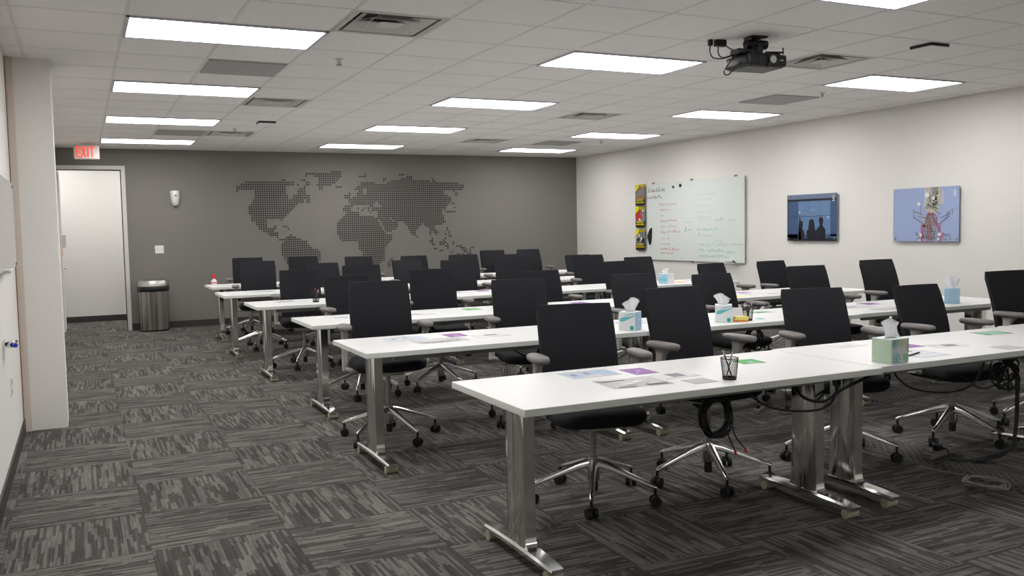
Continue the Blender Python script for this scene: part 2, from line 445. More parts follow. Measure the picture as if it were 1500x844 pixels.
# -------------------------------------------------- soap dispenser, switches
r = empty('wall_dispenser', (1.045, YB, 1.99)); tag(r, 'white wall dispenser mounted on the grey wall above the trash can', 'dispenser')
b = MB()
prof = [(.065, .12), (.07, .10), (.068, .02), (.055, -.06), (.040, -.105), (.028, -.115)]
b.loft([[(x*math.cos(a) if True else 0, -abs(math.sin(a))*x*1.5-.0, z) for a in [PI*k/12 for k in range(13)]] for x, z in prof]); b.build('housing', M['whitepl'], r, 40)
b = MB(); b.box((0, -.10, .045), (.03, .012, .03), bev=.004); b.build('sensor_window', M['armg'], r)
b = MB(); b.cyl((0, -.03, -.112), (0, -.03, -.13), .014); b.build('nozzle', M['plast'], r)
r = empty('switch_plate', (.785, YB, 1.215)); tag(r, 'white double light switch plate on the grey wall above the trash can', 'light switch')
b = MB(); b.box((0, -.004, 0), (.125, .008, .12), bev=.003); b.build('plate', M['whitepl'], r)
for s in (-1, 1):
    b = MB(); b.box((s*.03, -.012, 0), (.012, .014, .026), bev=.003); b.build('toggle', M['exitbody'], r)
# ----------------------------------------------------------------- trash can
def srect(w, d, n=40, k=3.2, flat=.7):
    out = []
    for i in range(n):
        a = 2*PI*i/n; c, s_ = math.cos(a), math.sin(a)
        x = math.copysign(abs(c)**(2/k), c)*w/2; y = math.copysign(abs(s_)**(2/k), s_)*d/2
        out.append((x, y))
    return out
r = empty('trash_can', (.655, 8.60, 0)); tag(r, 'tall stainless steel trash can with domed lid beside the doorway', 'trash can')
def sl(w, d, z, k=2.6): return [(x, y, z) for x, y in srect(w, d, 40, k)]
b = MB(); b.loft([sl(.41, .34, .0), sl(.425, .35, .02)]); b.build('base_ring', M['rubber'], r, 30)
b = MB(); b.loft([sl(.40, .335, .02), sl(.41, .34, .60)]); b.build('body', M['steelv'], r, 30)
b = MB(); b.loft([sl(.43, .36, .595), sl(.45, .375, .61), sl(.45, .375, .665), sl(.44, .365, .675)]); b.build('collar', M['plast'], r, 30)
b = MB(); b.loft([sl(.435, .36, .675), sl(.43, .355, .72), sl(.40, .33, .757), sl(.33, .26, .775), sl(.2, .15, .78)]); b.build('lid', M['steel'], r, 40)
# ------------------------------------------------------------- world map dots
# first dot and number of dots of each run, row by row from the top
MAP_RUNS = [
    [44, 5],
    [32, 17, 60, 1, 77, 3],
    [32, 1, 36, 13, 57, 4, 81, 3],
    [38, 10, 69, 2, 78, 6, 94, 1],
    [21, 2, 30, 2, 38, 9, 69, 1, 73, 20, 94, 2],
    [5, 22, 32, 2, 38, 8, 58, 7, 71, 37],
    [3, 24, 28, 1, 32, 2, 37, 7, 58, 53],
    [1, 22, 31, 1, 38, 2, 46, 3, 56, 55],
    [1, 22, 29, 3, 38, 2, 55, 4, 61, 49],
    [1, 1, 9, 14, 28, 4, 57, 2, 61, 39, 105, 1],
    [9, 14, 28, 4, 52, 1, 56, 3, 61, 39, 106, 2],
    [9, 15, 26, 8, 50, 3, 56, 46, 106, 1],
    [9, 15, 26, 8, 50, 3, 54, 50],
    [8, 23, 32, 2, 52, 52],
    [8, 23, 32, 2, 52, 13, 66, 38],
    [7, 21, 53, 11, 67, 36, 104, 2],
    [6, 21, 50, 4, 62, 2, 68, 34],
    [6, 20, 49, 4, 56, 1, 59, 1, 61, 1, 63, 38, 105, 1],
    [6, 19, 49, 4, 58, 1, 61, 1, 63, 36, 100, 1],
    [6, 18, 51, 6, 62, 1, 66, 33, 101, 5],
    [7, 16, 50, 7, 66, 33],
    [7, 15, 49, 15, 66, 34],
    [7, 7, 20, 1, 48, 24, 73, 27],
    [9, 5, 47, 19, 67, 6, 74, 26],
    [9, 5, 46, 21, 68, 8, 79, 22],
    [10, 4, 17, 1, 21, 2, 46, 21, 68, 8, 80, 8, 89, 10],
    [10, 8, 23, 1, 46, 22, 69, 7, 81, 6, 90, 5],
    [12, 5, 46, 22, 69, 6, 81, 5, 92, 3, 101, 1],
    [14, 5, 46, 23, 70, 3, 82, 3, 92, 4, 101, 1],
    [15, 4, 24, 1, 46, 24, 82, 3, 92, 1, 94, 3, 102, 1],
    [18, 1, 22, 5, 47, 26, 83, 2, 92, 1, 95, 1, 100, 1, 102, 1],
    [19, 10, 47, 26, 85, 1, 102, 2],
    [21, 11, 48, 25, 93, 1, 100, 1],
    [20, 12, 56, 16, 92, 2, 99, 1],
    [20, 13, 56, 15, 92, 2, 97, 4, 104, 1],
    [20, 14, 56, 14, 93, 2, 97, 3, 101, 1, 104, 1],
    [20, 17, 56, 13, 100, 2, 106, 3],
    [20, 18, 57, 12, 94, 2, 101, 1, 108, 3, 114, 2],
    [20, 18, 58, 11, 97, 2, 109, 3, 113, 1],
    [21, 17, 58, 11, 103, 1, 110, 2, 113, 1],
    [21, 17, 58, 11, 106, 2, 109, 1, 112, 2],
    [22, 16, 59, 10, 72, 1],
    [22, 15, 60, 9, 71, 2],
    [23, 14, 62, 5, 70, 2],
    [23, 13, 63, 3, 70, 2],
    [24, 12, 64, 2, 70, 2, 97, 1],
    [24, 10, 97, 1],
    [25, 8],
    [25, 7],
    [25, 6],
    [26, 5],
    [26, 4],
    [26, 4],
    [26, 3]]
b = MB(); P = .0356
vs_ = b.b.verts; k_ = .0110
for j, row in enumerate(MAP_RUNS[::-1]):
    for first_dot, count in zip(row[::2], row[1::2]):
        for i in range(first_dot, first_dot+count):
            x, z = 1.94+i*P, .54+j*P
            f0 = [b.b.verts.new((x+dx*k_, YB-.005, z+dz*k_)) for dx, dz in ((-1, -1), (1, -1), (1, 1), (-1, 1))]
            f1 = [b.b.verts.new((x+dx*k_, YB-.001, z+dz*k_)) for dx, dz in ((-1, -1), (1, -1), (1, 1), (-1, 1))]
            b.b.faces.new(f0)
            for q in range(4): b.b.faces.new((f0[q], f1[q], f1[(q+1) % 4], f0[(q+1) % 4]))
o = b.build('world_map_mural', M['mapdot']); tag(o, 'world map of small dark square dots across the grey back wall', 'wall mural')
# ================================================================== TABLES
TL, TD, TH = 1.93, .755, .735
def make_table():
    r = empty('training_table')
    b = MB(); b.box((TL/2, TD/2, TH-.0155), (TL, TD, .031), bev=.003, seg=2)
    for f in b.b.faces:
        if abs(f.normal.z) < .9: f.material_index = 1
    b.build('tabletop', [M['top'], M['edge']], r)
    b = MB(); b.box((TL/2, .17, TH-.056), (TL-.42, .035, .042), bev=.004); b.box((TL/2, .60, TH-.056), (TL-.42, .035, .042), bev=.004)
    b.build('crossbeam', M['beam'], r)
    b = MB(); b.prism([(.30, TH-.031), (.33, TH-.075), (.45, TH-.075), (.48, TH-.031), (.475, TH-.031), (.447, TH-.071), (.333, TH-.071), (.305, TH-.031)], .30, TL-.30, 'x')
    b.build('cable_tray', M['beam'], r)
    for s in (0, 1):
        x = .152 if s == 0 else TL-.135
        # column: flat oval extrusion with a groove on each side
        def sec(z, k=1.0, ky=1.0):
            out = []
            for (px, py) in ((-.031, -.078), (-.026, -.087), (.026, -.087), (.031, -.078), (.031, -.006), (.026, -.003), (.026, .003), (.031, .006), (.031, .078), (.026, .087), (-.026, .087), (-.031, .078), (-.031, .006), (-.026, .003), (-.026, -.003), (-.031, -.006)):
                out.append((x+px*k, TD/2-.02+py*ky, z))
            return out
        b = MB(); b.loft([sec(.075, 1.02, 1.35), sec(.085, 1, 1.15), sec(.105, 1, 1.04), sec(.14), sec(TH-.05)])
        lg = b.build('leg', M['chrome'], r, 45)
        b = MB(); b.box((x, TD/2-.02, TH-.04), (.10, .50, .016), bev=.003); b.build('mounting_plate', M['beam'], lg)
        # foot: long bar, arched, tapering to both tips
        b = MB(); rings = []
        for i in range(13):
            t = i/12; y = TD/2-.02+(t-.5)*.66; a = abs(t-.5)*2
            zt = .078-.014*a**2.5; zb = .048+.004*(1-a); w_ = (.040-.008*a**3)
            rings.append([(x-w_, y, zb), (x-w_, y, zt-.010), (x-w_*.8, y, zt), (x+w_*.8, y, zt), (x+w_, y, zt-.010), (x+w_, y, zb)])
        b.loft(rings); ft = b.build('foot', M['chrome'], r, 30)
        for q in (-1, 1):
            yy = TD/2-.02+q*.285
            b = MB(); b.cyl((x-.036, yy, .024), (x+.036, yy, .024), .024, n=20); b.mi = 1; b.cyl((x, yy, .03), (x, yy, .052), .012)
            b.build('glide', [M['glide'], M['beam']], ft, 40)
    return r
ROWN = ['front row', 'second row', 'third row', 'fourth row', 'fifth row', 'back row']
TROW = [(1.212, -2.768), (1.142, -.882), (1.235, .83), (1.175, 2.82), (1.128, 4.635), (1.222, 6.40)]
tab = make_table(); first = True
for i, (x, y) in enumerate(TROW):
    for j in range(3):
        o = tab if first else copy_tree(tab); first = False
        o.location = (x+j*(TL+.010), y+(.028*j if i == 0 else (.008*j if j != 1 else -.01)), 0)
        side = ['left', 'middle', 'right'][j]
        tag(o, 'white table with chrome T legs, %s one of the three in the %s' % (side, ROWN[i]), 'table', 'white training tables in six rows')

# ================================================================== CHAIRS
def make_chair():
    r = empty('office_chair')
    up = []; arms = []
    # five-arm base
    st = MB()
    rb = lambda a, rad, z: (rad*math.cos(a), rad*math.sin(a), z)
    st.cyl((0, 0, .105), (0, 0, .222), .031, n=20); st.cyl((0, 0, .222), (0, 0, .230), .024, n=20)
    for k in range(5):
        a = 2*PI*k/5; rings = []
        for rad, z, w_, h_ in ((.02, .198, .026, .032), (.08, .186, .022, .028), (.17, .156, .017, .022), (.27, .122, .014, .017), (.335, .102, .0125, .013), (.347, .098, .008, .008)):
            c, s = math.cos(a), math.sin(a)
            rings.append([(rad*c-q*s, rad*s+q*c, z+zz) for q, zz in ((-w_, -h_*.6), (-w_, 0), (-w_*.6, h_*.6), (0, h_*.8), (w_*.6, h_*.6), (w_, 0), (w_, -h_*.6))])
        st.loft(rings)
    base = st.build('star_base', M['chrome_d'], r, 35)
    b = MB(); b.cyl((0, 0, .045), (0, 0, .10), .022, n=16); b.build('lift_cylinder_end', M['plast'], base, 30)
    for k in range(5):
        a = 2*PI*k/5; rad = .335; tw = a+PI/2+.5
        b = MB(); cx, cy = rad*math.cos(a), rad*math.sin(a)
        ax = Vector((math.cos(tw), math.sin(tw), 0)); c = Vector((cx, cy, .028))
        for s in (-1, 1): b.cyl(c+ax*s*.008, c+ax*s*.027, .028, n=18)
        b.box((cx, cy, .046), (.03, .03, .030), bev=.006); b.cyl((cx, cy, .05), (cx, cy, .095), .008)
        b.build('caster', M['rubber'], base, 30)
    # gas column (long lower end so that a raised seat stays joined)
    b = MB(); b.cyl((0, 0, .13), (0, 0, .42), .0175, n=18); up.append(b.build('gas_column', M['beam'], r, 30))
    b = MB(); b.box((0, .02, .425), (.20, .26, .045), bev=.015, seg=3); b.box((0, .10, .40), (.10, .12, .03), bev=.01)
    b.box((-.15, -.02, .425), (.12, .02, .012), bev=.004)
    up.append(b.build('tilt_mechanism', M['arml'], r, 35))
    # seat
    b = MB(); rings = []
    def srow(w_, d, z, cy=-.01): return [(x, y+cy, z) for x, y in srect(w_, d, 36, 4.2)]
    b.loft([srow(.40, .38, .440), srow(.455, .435, .446), srow(.49, .465, .462), srow(.50, .475, .482), srow(.492, .468, .502), srow(.46, .435, .515), srow(.40, .375, .521)])
    up.append(b.build('seat', M['fabric'], r, 60))
    # backrest: tall slab, leaning back, gently curved
    b = MB(); NZ, NX = 10, 8
    def P(s, t, side):
        z = .53+t*.50; w_ = .228-.014*t-.010*(1-t)**3*2; x = s*w_
        y = .185+t*.115-.02*math.sin(PI*min(1, t*1.1))+(s*s)*-.018
        return (x, y+side*.045 if side else y, z)
    rings = []
    for i in range(NZ+1):
        t = i/NZ; ring = []
        e = .80 if i in (0, NZ) else 1
        for k in range(NX+1): s = -1+2*k/NX; x, y, z = P(s*(.985 if i in (0, NZ) else 1), t, 0); ring.append((x, y+(.010 if i in (0, NZ) else 0)+(.008 if k in (0, NX) else 0), z))
        for k in range(NX, -1, -1): s = -1+2*k/NX; x, y, z = P(s*(.985 if i in (0, NZ) else 1), t, 1); ring.append((x, y-(.010 if i in (0, NZ) else 0)-(.008 if k in (0, NX) else 0), z))
        rings.append(ring)
    b.loft(rings); up.append(b.build('backrest', M['fabric'], r, 50))
    b = MB(); b.tube([(0, .10, .42), (0, .20, .43), (0, .245, .50), (0, .27, .62), (0, .305, .80)], [.028, .028, .024, .020, .016], 10)
    up.append(b.build('back_support', M['plast'], r))
    for s in (-1, 1):
        b = MB(); X = s*.282
        b.tube([(s*.12, .03, .43), (s*.24, .05, .43), (s*.285, .06, .445)], .016, 8)
        rings = []
        for z, wx, wy, yo in ((.43, .018, .030, .06), (.50, .019, .029, .055), (.62, .019, .027, .045), (.68, .020, .030, .035), (.705, .022, .045, .025), (.718, .026, .07, .015)):
            rings.append([(X+px*wx, yo+.025+py*wy, z) for px, py in ((-1, -.6), (-.6, -1), (.6, -1), (1, -.6), (1, .6), (.6, 1), (-.6, 1), (-1, .6))])
        b.loft(rings); arms.append(b.build('arm_post', M['arml'], r, 40))
        b = MB()
        def pr(w_, l, z): return [(X+x, y+.045, z) for x, y in srect(w_, l, 28, 2.6)]
        b.loft([pr(.075, .225, .716), pr(.095, .245, .724), pr(.098, .25, .735), pr(.090, .24, .746), pr(.06, .21, .751)])
        arms.append(b.build('arm_pad', M['armg'], r, 60))
    return r, [o.name for o in up], [o.name for o in arms]
# x of the backrest, turn (degrees), seat lift, spin of the base
CH = [
 [(2.14, -12, -.018, 21), (2.81, 4, .044, 33), (3.89, -14, -.012, 20), (4.84, 0, -.032, 55), (5.78, -3, .03, 27)],
 [(1.61, -8, .046, 70), (2.73, -9, .014, 57), (3.79, 0, .013, 27), (4.6, 2, -.017, 60), (5.68, -4, .014, 30), (6.57, 0, .042, 57)],
 [(1.84, 8, .01, 30), (2.66, -9, .04, 66), (3.8, -5, -.018, 33), (4.73, 11, .046, 51), (5.94, 11, -.019, 21), (6.79, 4, -.019, 39)],
 [(1.85, -6, -.005, 27), (2.55, -7, .023, 54), (3.73, 4, .045, 27), (4.44, -3, .045, 45), (5.53, -5, .05, 42), (6.3, 0, .001, 27)],
 [(1.72, -8, .05, 33), (2.55, 1, -.001, 0), (3.72, 5, .001, 24), (4.56, -3, .05, 69), (5.3, 0, .034, 60), (6.42, 2, -.009, 0)],
 [(1.89, -4, .05, 30), (2.7, -4, .045, 66), (3.56, -3, .019, 51), (4.46, -2, .001, 6), (5.83, -2, .05, 27), (6.5, 3, .05, 54)],
]
BACKY = [-1.55, .35, 2.05, 4.02, 5.82, 7.62]
PLACE = ['outer left seat', 'inner left seat', 'left middle seat', 'right middle seat', 'inner right seat', 'outer right seat']
ORD = ['first', 'second', 'third', 'fourth', 'fifth', 'sixth']
chair, UP, ARMS = make_chair(); first = True
def add_chair(src, x, y, th, lift, spin):
    c = src.copy(); COL.objects.link(c); th = math.radians(th)
    for ch in src.children:
        d = ch.copy(); COL.objects.link(d); d.parent = c
        if ch.name in UP: d.location.z = lift
        elif ch.name in ARMS: d.location.z = .030+lift*.4
        else: d.rotation_euler.z = math.radians(spin)-th
        for g in ch.children:
            e = g.copy(); COL.objects.link(e); e.parent = d
    c.location = (x+.28*math.sin(th), y-.28*math.cos(th), 0); c.rotation_euler.z = th
    return c
for i, row in enumerate(CH):
    for j, (x, th, lift, spin) in enumerate(row):
        c = add_chair(chair, x, BACKY[i], th, lift, spin)
        tag(c, 'black office chair with grey arms, %s from the left in the %s' % (ORD[j], ROWN[i]), 'chair', 'black office chairs facing the camera')
def kill(o):
    for ch in list(o.children): kill(ch)
    bpy.data.objects.remove(o)
kill(chair)
# ============================================================= RIGHT WALL
def wx(t): return XR-t
def wpoly(b, pts, y0, z0, t, th=.0015):
    """polygon (s to the right, z up) standing t off the right wall"""
    b.prism([(y0-s, z0+z) for s, z in pts], XR-t-th, XR-t, 'x')
def rect(s0, z0, s1, z1): return [(s0, z0), (s1, z0), (s1, z1), (s0, z1)]
WY, WZ = 6.50, .882; WW, WH = 2.406, 1.234
r = empty('whiteboard', (XR, WY-WW/2, WZ)); tag(r, 'large glass whiteboard with red and green handwriting on the right wall', 'whiteboard')
def wb(name, b, m, smooth=None, par=None):
    b.xform(Matrix.Translation((-XR, -(WY-WW/2), -WZ))); return b.build(name, m, par or r, smooth)
b = MB(); b.box((XR-.030, WY-WW/2, WZ+WH/2), (.007, WW, WH), bev=.002); wb('glass_panel', b, M['glassb'])
for s, z in ((.17, WH+.008), (1.18, WH+.008), (2.20, WH+.008), (1.18, -.008), (2.2, -.008)):
    b = MB(); b.cyl((XR-.001, WY-s, WZ+z), (XR-.040, WY-s, WZ+z), .016); wb('standoff', b, M['beam'], 30)
b = MB(); b.box((XR-.03, WY-WW-.001, WZ+WH/2), (.010, .008, WH)); wb('edge_strip', b, M['steel'])
def scrawl(b, s, z, words, h, seed, slope=0, rad=.0028):
    rn = random.Random(seed); x = s
    for wl in words:
        pts = []; n = max(3, int(wl*58))
        for k in range(n+1):
            yy = (h*(.35+.85*rn.random()) if k % 2 else h*(-.1+.2*rn.random()))
            if rn.random() < .12: yy += h*.6
            pts.append((XR-.0345, WY-(x+wl*k/n), WZ+z+yy+slope*(x-s)))
        b.tube(pts, rad, 4); x += wl+.035
for mat_, label, lines in (
    ('pen_black', 'black handwritten heading', [(.02, 1.10, (.07, .38), .045, 0, .003), (.02, .995, (.13, .24), .045, 0, .003), (.16, 1.085, (.001,), .001, 0, .001)]),
    ('pen_red', 'red handwritten list', [(.36, .875, (.17, .24), .03, 0, .0022), (.38, .79, (.13, .11), .03, 0, .0022), (.38, .70, (.10,), .025, 0, .0016), (.38, .615, (.20, .20), .032, .03, .0030), (.38, .525, (.14, .24), .025, 0, .0022),
                 (.38, .425, (.14, .10, .22), .03, .05, .0026), (.38, .335, (.12, .09), .026, 0, .0018), (.38, .245, (.12, .10), .026, 0, .0022), (.38, .165, (.18, .05, .20), .028, -.02, .0030), (.38, .10, (.33,), .026, -.03, .0030)]),
    ('pen_teal', 'faint green handwritten list', [(1.34, 1.0, (.04, .34), .03, .02, .0022), (1.34, .92, (.04, .26), .03, .02, .0022), (1.34, .83, (.03, .12, .12), .03, .02, .0016), (1.34, .735, (.15, .22), .03, 0, .0016), (1.36, .65, (.16, .10), .03, 0, .0022), (1.72, .60, (.22,), .05, 0, .0028),
                 (1.0, .585, (.20,), .03, 0, .0024), (1.12, .54, (.05,), .03, 0, .002), (2.05, .60, (.17,), .035, 0, .0022), (2.10, .50, (.09,), .03, 0, .0022)]),
    ('pen_green', 'green handwritten list', [(1.0, .46, (.20,), .04, 0, .003), (1.34, .47, (.10, .34), .035, -.03, .003), (1.36, .38, (.05, .25), .03, -.03, .0022), (1.72, .30, (.18,), .025, .03, .0024), (1.36, .24, (.14, .20, .30), .03, .01, .0028),
                 (1.36, .16, (.12, .45, .20), .03, -.04, .003), (1.36, .07, (.12, .42, .10), .035, -.01, .003), (2.12, .25, (.26,), .03, .12, .0028)])):
    b = MB()
    for q, (s, z, ws, h, sl, rad) in enumerate(lines): scrawl(b, s, z, ws, h, hash(mat_) % 1 + q*7+len(mat_), sl, rad)
    o = wb('handwriting', b, M[mat_]); o['label'] = label
def wall_thing(name, label, cat, y, z, group=None):
    e = empty(name, (XR, y, z)); tag(e, label, cat, group); return e
for y, z, rad, lab in ((5.77, 2.038, .020, 'small round black magnet at the top of the glass whiteboard, left one'), (5.585, 2.052, .027, 'larger round black magnet at the top of the glass whiteboard, right one')):
    b = MB(); b.cyl((0, 0, 0), (-.012, 0, 0), rad, n=20); o = b.build('magnet', M['plast'], None, 30, (XR-.0335, y, z)); tag(o, lab, 'magnet', 'magnets on the whiteboard')
b = MB(); b.prism([(.10, .135), (.06, .10), (.01, .02), (.0, -.02), (.03, -.075), (.055, -.14), (.075, -.10), (.095, 0)], 0, .03, 'x')
b.xform(Matrix.Translation((0, 0, 0)) @ Matrix.Scale(-1, 4, (0, 1, 0)))
o = b.build('eraser_cloth', M['fabric'], None, None, (XR-.064, 6.46, 1.265)); tag(o, 'black curved eraser cloth stuck low on the whiteboard beside the posters', 'eraser')
# marker tray
r2 = wall_thing('marker_tray', 'clear marker tray at the lower right of the glass whiteboard', 'tray', 4.40, .878)
b = MB(); b.box((-.080, 0, .0), (.078, .36, .006), bev=.001); b.box((-.118, 0, .008), (.004, .36, .02)); b.box((-.040, 0, -.012), (.006, .36, .03)); b.build('tray', M['acry'], r2)
for k, (y, c, lab) in enumerate(((4.50, 'whitepl', 'pale marker with red cap lying left in the clear marker tray'), (4.35, 'plast', 'black marker lying crosswise in the clear marker tray'), (4.29, 'plast', 'black marker lying at the right end of the clear tray'))):
    r3 = empty('marker', (XR-.078, y, .8915+.018*(k == 2))); r3.rotation_euler = (0, 0, (.1, .5, -.6)[k]); tag(r3, lab, 'marker', 'markers in the whiteboard tray')
    b = MB(); b.cyl((0, -.035, 0), (0, .06, 0), .0085); b.build('barrel', M[c], r3, 30)
    b = MB(); b.cyl((0, -.035, 0), (0, -.07, 0), .0095); b.build('cap', M['red' if k == 0 else 'plast'], r3, 30)
# warning posters
PY, PW = 6.835, .285
for k, (z1, kind, lab) in enumerate(((2.122, 'a', 'top yellow and black warning poster left of the whiteboard, grey brown picture'), (1.757, 'b', 'middle yellow and black warning poster left of the whiteboard, red picture'),
                                     (1.382, 'c', 'lowest yellow and black warning poster left of the whiteboard, grey picture'))):
    hgt = .352; z0 = z1-hgt
    r4 = wall_thing('warning_poster', lab, 'poster', PY-PW/2, z0, 'warning posters beside the whiteboard')
    def pb(name, m, shapes, t, th=.0012):
        b = MB()
        for pts in shapes: b.prism([(PW/2-s, z) for s, z in pts], -t-th, -t, 'x')
        b.build(name, m, r4)
    off = .036
    pb('sheet', M['blackp'], [[(.02, 0), (PW-.03, 0), (PW, .03), (PW, hgt), (0, hgt), (0, .02)]], off, .002)
    pb('picture', M[{'a': 'brownph', 'b': 'greyph', 'c': 'greyph'}[kind]], [rect(.0, .11, PW, hgt-.05)], off+.002)
    if kind == 'a': pb('picture_detail', M['greyph'], [rect(.02, .17, PW, .27)], off+.0032)
    if kind == 'b': pb('picture_detail', M['redp'], [[(.01, .13), (.01, .24), (.08, .29), (.17, .29), (.16, .22), (.19, .15), (.10, .12)]], off+.0032); pb('picture_light', M['whitepl'], [[(.09, .115), (.12, .17), (.17, .12)], rect(.2, .27, .26, .30)], off+.0034)
    if kind == 'c': pb('picture_detail', M['whitepl'], [rect(.02, .2, .12, .28), [(.13, .15), (.2, .17), (.19, .22), (.14, .21)]], off+.0032); pb('picture_dark', M['blackp'], [[(.06, .12), (.12, .16), (.10, .24), (.05, .2)], [(.18, .12), (.27, .12), (.27, .2), (.2, .21)], [(.2, .22), (.215, .22), (.22, .29), (.205, .29)], [(.04, .24), (.05, .25), (.2, .15), (.19, .14)]], off+.0034)
    pb('corner_band', M['yelb'], [[(0, hgt), (PW, hgt), (PW, hgt-.045), (.13, hgt-.045), (0, hgt-.13)]], off+.004)
    pb('stripes', M['blackp'], [[(.10+q*.06, hgt-.045), (.125+q*.06, hgt-.045), (.165+q*.06, hgt), (.14+q*.06, hgt)] for q in range(3)]+[[(.0, hgt-.13), (.012, hgt-.14), (.145, hgt-.045), (.12, hgt-.045)]], off+.0052)
    bars = [[(.03+q*.036, .082), (.056+q*.036, .082), (.056+q*.036, .108), (.03+q*.036, .108)] for q in range(6)]+[[(.02+q*.031, .045), (.042+q*.031, .045), (.042+q*.031, .068), (.02+q*.031, .068)] for q in range(8)]
    pb('caption', M['yelb'], bars, off+.004)
    pb('caption_bar', M['yelb'], [rect(.02, .052, PW-.02, .060), rect(.03, .092, PW-.05, .099)], off+.004)

# pictures on standoffs
def picture(y0, z0, w_, h_, label):
    r = wall_thing('wall_picture', label, 'picture', y0-w_/2, z0, 'glossy pictures on the right wall')
    def pp(name, m, shapes, t, th=.0012, smooth=None):
        b = MB()
        for pts in shapes: b.prism([(w_/2-s*w_, z*h_) for s, z in pts], -t-th, -t, 'x')
        return b.build(name, m, r)
    return r, pp
def bolts(r, w_, h_):
    for s in (-1, 1):
        for z in (.03, h_-.03):
            b = MB(); b.cyl((-.001, s*(w_/2-.03), z), (-.050, s*(w_/2-.03), z), .012); b.build('standoff', M['steel'], r, 30)
r, pp = picture(3.243, 1.206, .852, .595, 'dusk blue picture of three silhouetted people at a window')
B0 = .030
pp('panel', M['night'], [rect(0, 0, 1, 1)], B0, .010)
T0 = B0+.010
pp('dark_panes', M['night2'], [rect(0, 0, .23, .87), rect(.88, .1, 1, .87), rect(0, .04, 1, .14)], T0)
pp('lintel', M['band'], [rect(0, .90, 1, 1)], T0+.0012)
pp('shade_bar', M['navy'], [rect(0, .855, 1, .90), rect(0, 0, 1, .05), rect(0, .53, .9, .537), rect(0, .0, .012, 1)], T0+.0014)
def person(cx, top, sw, hw, hair, arm=False):
    P_ = [(cx-sw*.45, .03), (cx-sw*.5, .2), (cx-sw*.46, top-.25), (cx-sw*.22, top-.19)]
    if hair: P_ += [(cx-hw*.75, top-.20), (cx-hw*.62, top-.08), (cx-hw*.5, top-.02), (cx, top), (cx+hw*.5, top-.02), (cx+hw*.62, top-.08), (cx+hw*.8, top-.20)]
    else: P_ += [(cx-hw*.3, top-.17), (cx-hw*.35, top-.12), (cx-hw*.6, top-.10), (cx-hw*.5, top-.04), (cx-hw*.25, top), (cx+hw*.3, top-.005), (cx+hw*.55, top-.04), (cx+hw*.5, top-.12), (cx+hw*.3, top-.17)]
    P_ += [(cx+sw*.24, top-.19), (cx+sw*.46, top-.25), (cx+sw*.52, .25), (cx+sw*.5, .03)]
    return P_
sil = [person(.30, .435, .12, .055, False), person(.51, .465, .20, .085, True), person(.70, .50, .17, .075, False),
       [(.245, .03), (.24, .30), (.255, .44), (.262, .53), (.274, .53), (.276, .45), (.27, .36), (.29, .2), (.30, .03)]]
for s_ in sil[:3]:
    pp('silhouette', M['navy'], [s_]+([sil[3]] if s_ is sil[0] else []), T0+.0028)
def star(cx, cz, r_): return [(cx+(r_ if k % 2 == 0 else r_*.3)*math.cos(k*PI/4)*.75, cz+(r_ if k % 2 == 0 else r_*.3)*math.sin(k*PI/4)) for k in range(8)]
pp('light_spots', M['whitepl'], [star(.265, .615, .035), star(.835, .50, .035), rect(.5, .655, .58, .660), rect(.34, .60, .37, .604), rect(.40, .545, .62, .549)], T0+.0030)
def logo(cx, cz, w_, h_): return [[(cx-w_/2, cz+q*h_-h_*.34), (cx+w_/2, cz+q*h_+h_*.06), (cx+w_/2, cz+q*h_+h_*.52), (cx-w_/2, cz+q*h_+h_*.12)] for q in (-1, 0, 1)]
pp('logo', M['whitepl'], logo(.945, .885, .044, .042), T0+.0032)
bolts(r, .852, .595)
r, pp = picture(1.535, 1.206, .852, .595, 'pale blue sky picture of a red and white antenna tower')
pp('panel', M['sky'], [rect(0, 0, 1, 1)], B0, .010)
def bar(x0, z0, x1, z1, t):
    a, c = Vector((x0*.852, z0*.595)), Vector((x1*.852, z1*.595)); d = (c-a).normalized(); n = Vector((-d.y, d.x))*t
    return [((p.x)/.852, (p.y)/.595) for p in (a-n, c-n, c+n, a+n)]
rn = random.Random(4)
pp('tower_head', M['bstone'], [[(.50, 1), (.73, 1), (.74, .88), (.76, .70), (.72, .66), (.71, .58), (.66, .53), (.56, .53), (.50, .58), (.505, .75)]], T0)
pp('tower_shade', M['bstone2'], [[(.60, 1), (.70, 1), (.69, .75), (.72, .62), (.66, .56), (.61, .60), (.62, .78)], [(.52, .62), (.56, .58), (.58, .66), (.54, .70)]]+[rect(.51+.03*q, .60+.06*(q % 3), .525+.03*q, .66+.1*(q % 3)) for q in range(7)]+[bar(.51+.2*rn.random(), .58+.4*rn.random(), .53+.18*rn.random(), .58+.4*rn.random(), .0022) for q in range(26)], T0+.0012)
pp('tower_glints', M['lgreyp'], [(lambda x, z: rect(x, z, x+.006+.012*rn.random(), z+.01+.03*rn.random()))(.505+.2*rn.random(), .58+.38*rn.random()) for q in range(34)], T0+.0020)
dish = lambda cx, cz, r_: [(cx+r_*math.cos(k*PI/6)*.8, cz+r_*math.sin(k*PI/6)) for k in range(12)]
DISH = ([dish(.41, .70, .035), dish(.535, .86, .045), dish(.63, .80, .03), dish(.435, .11, .04), dish(.725, .13, .035), dish(.43, .02, .02), dish(.71, .05, .025), dish(.90, .55, .02)]+[bar(.765, .95, .77, .68, .003), bar(.505, .95, .50, .65, .003)])
for d_ in DISH: pp('dish' if len(d_) > 4 else 'antenna', M['whitepl'], [d_], T0+.0024)
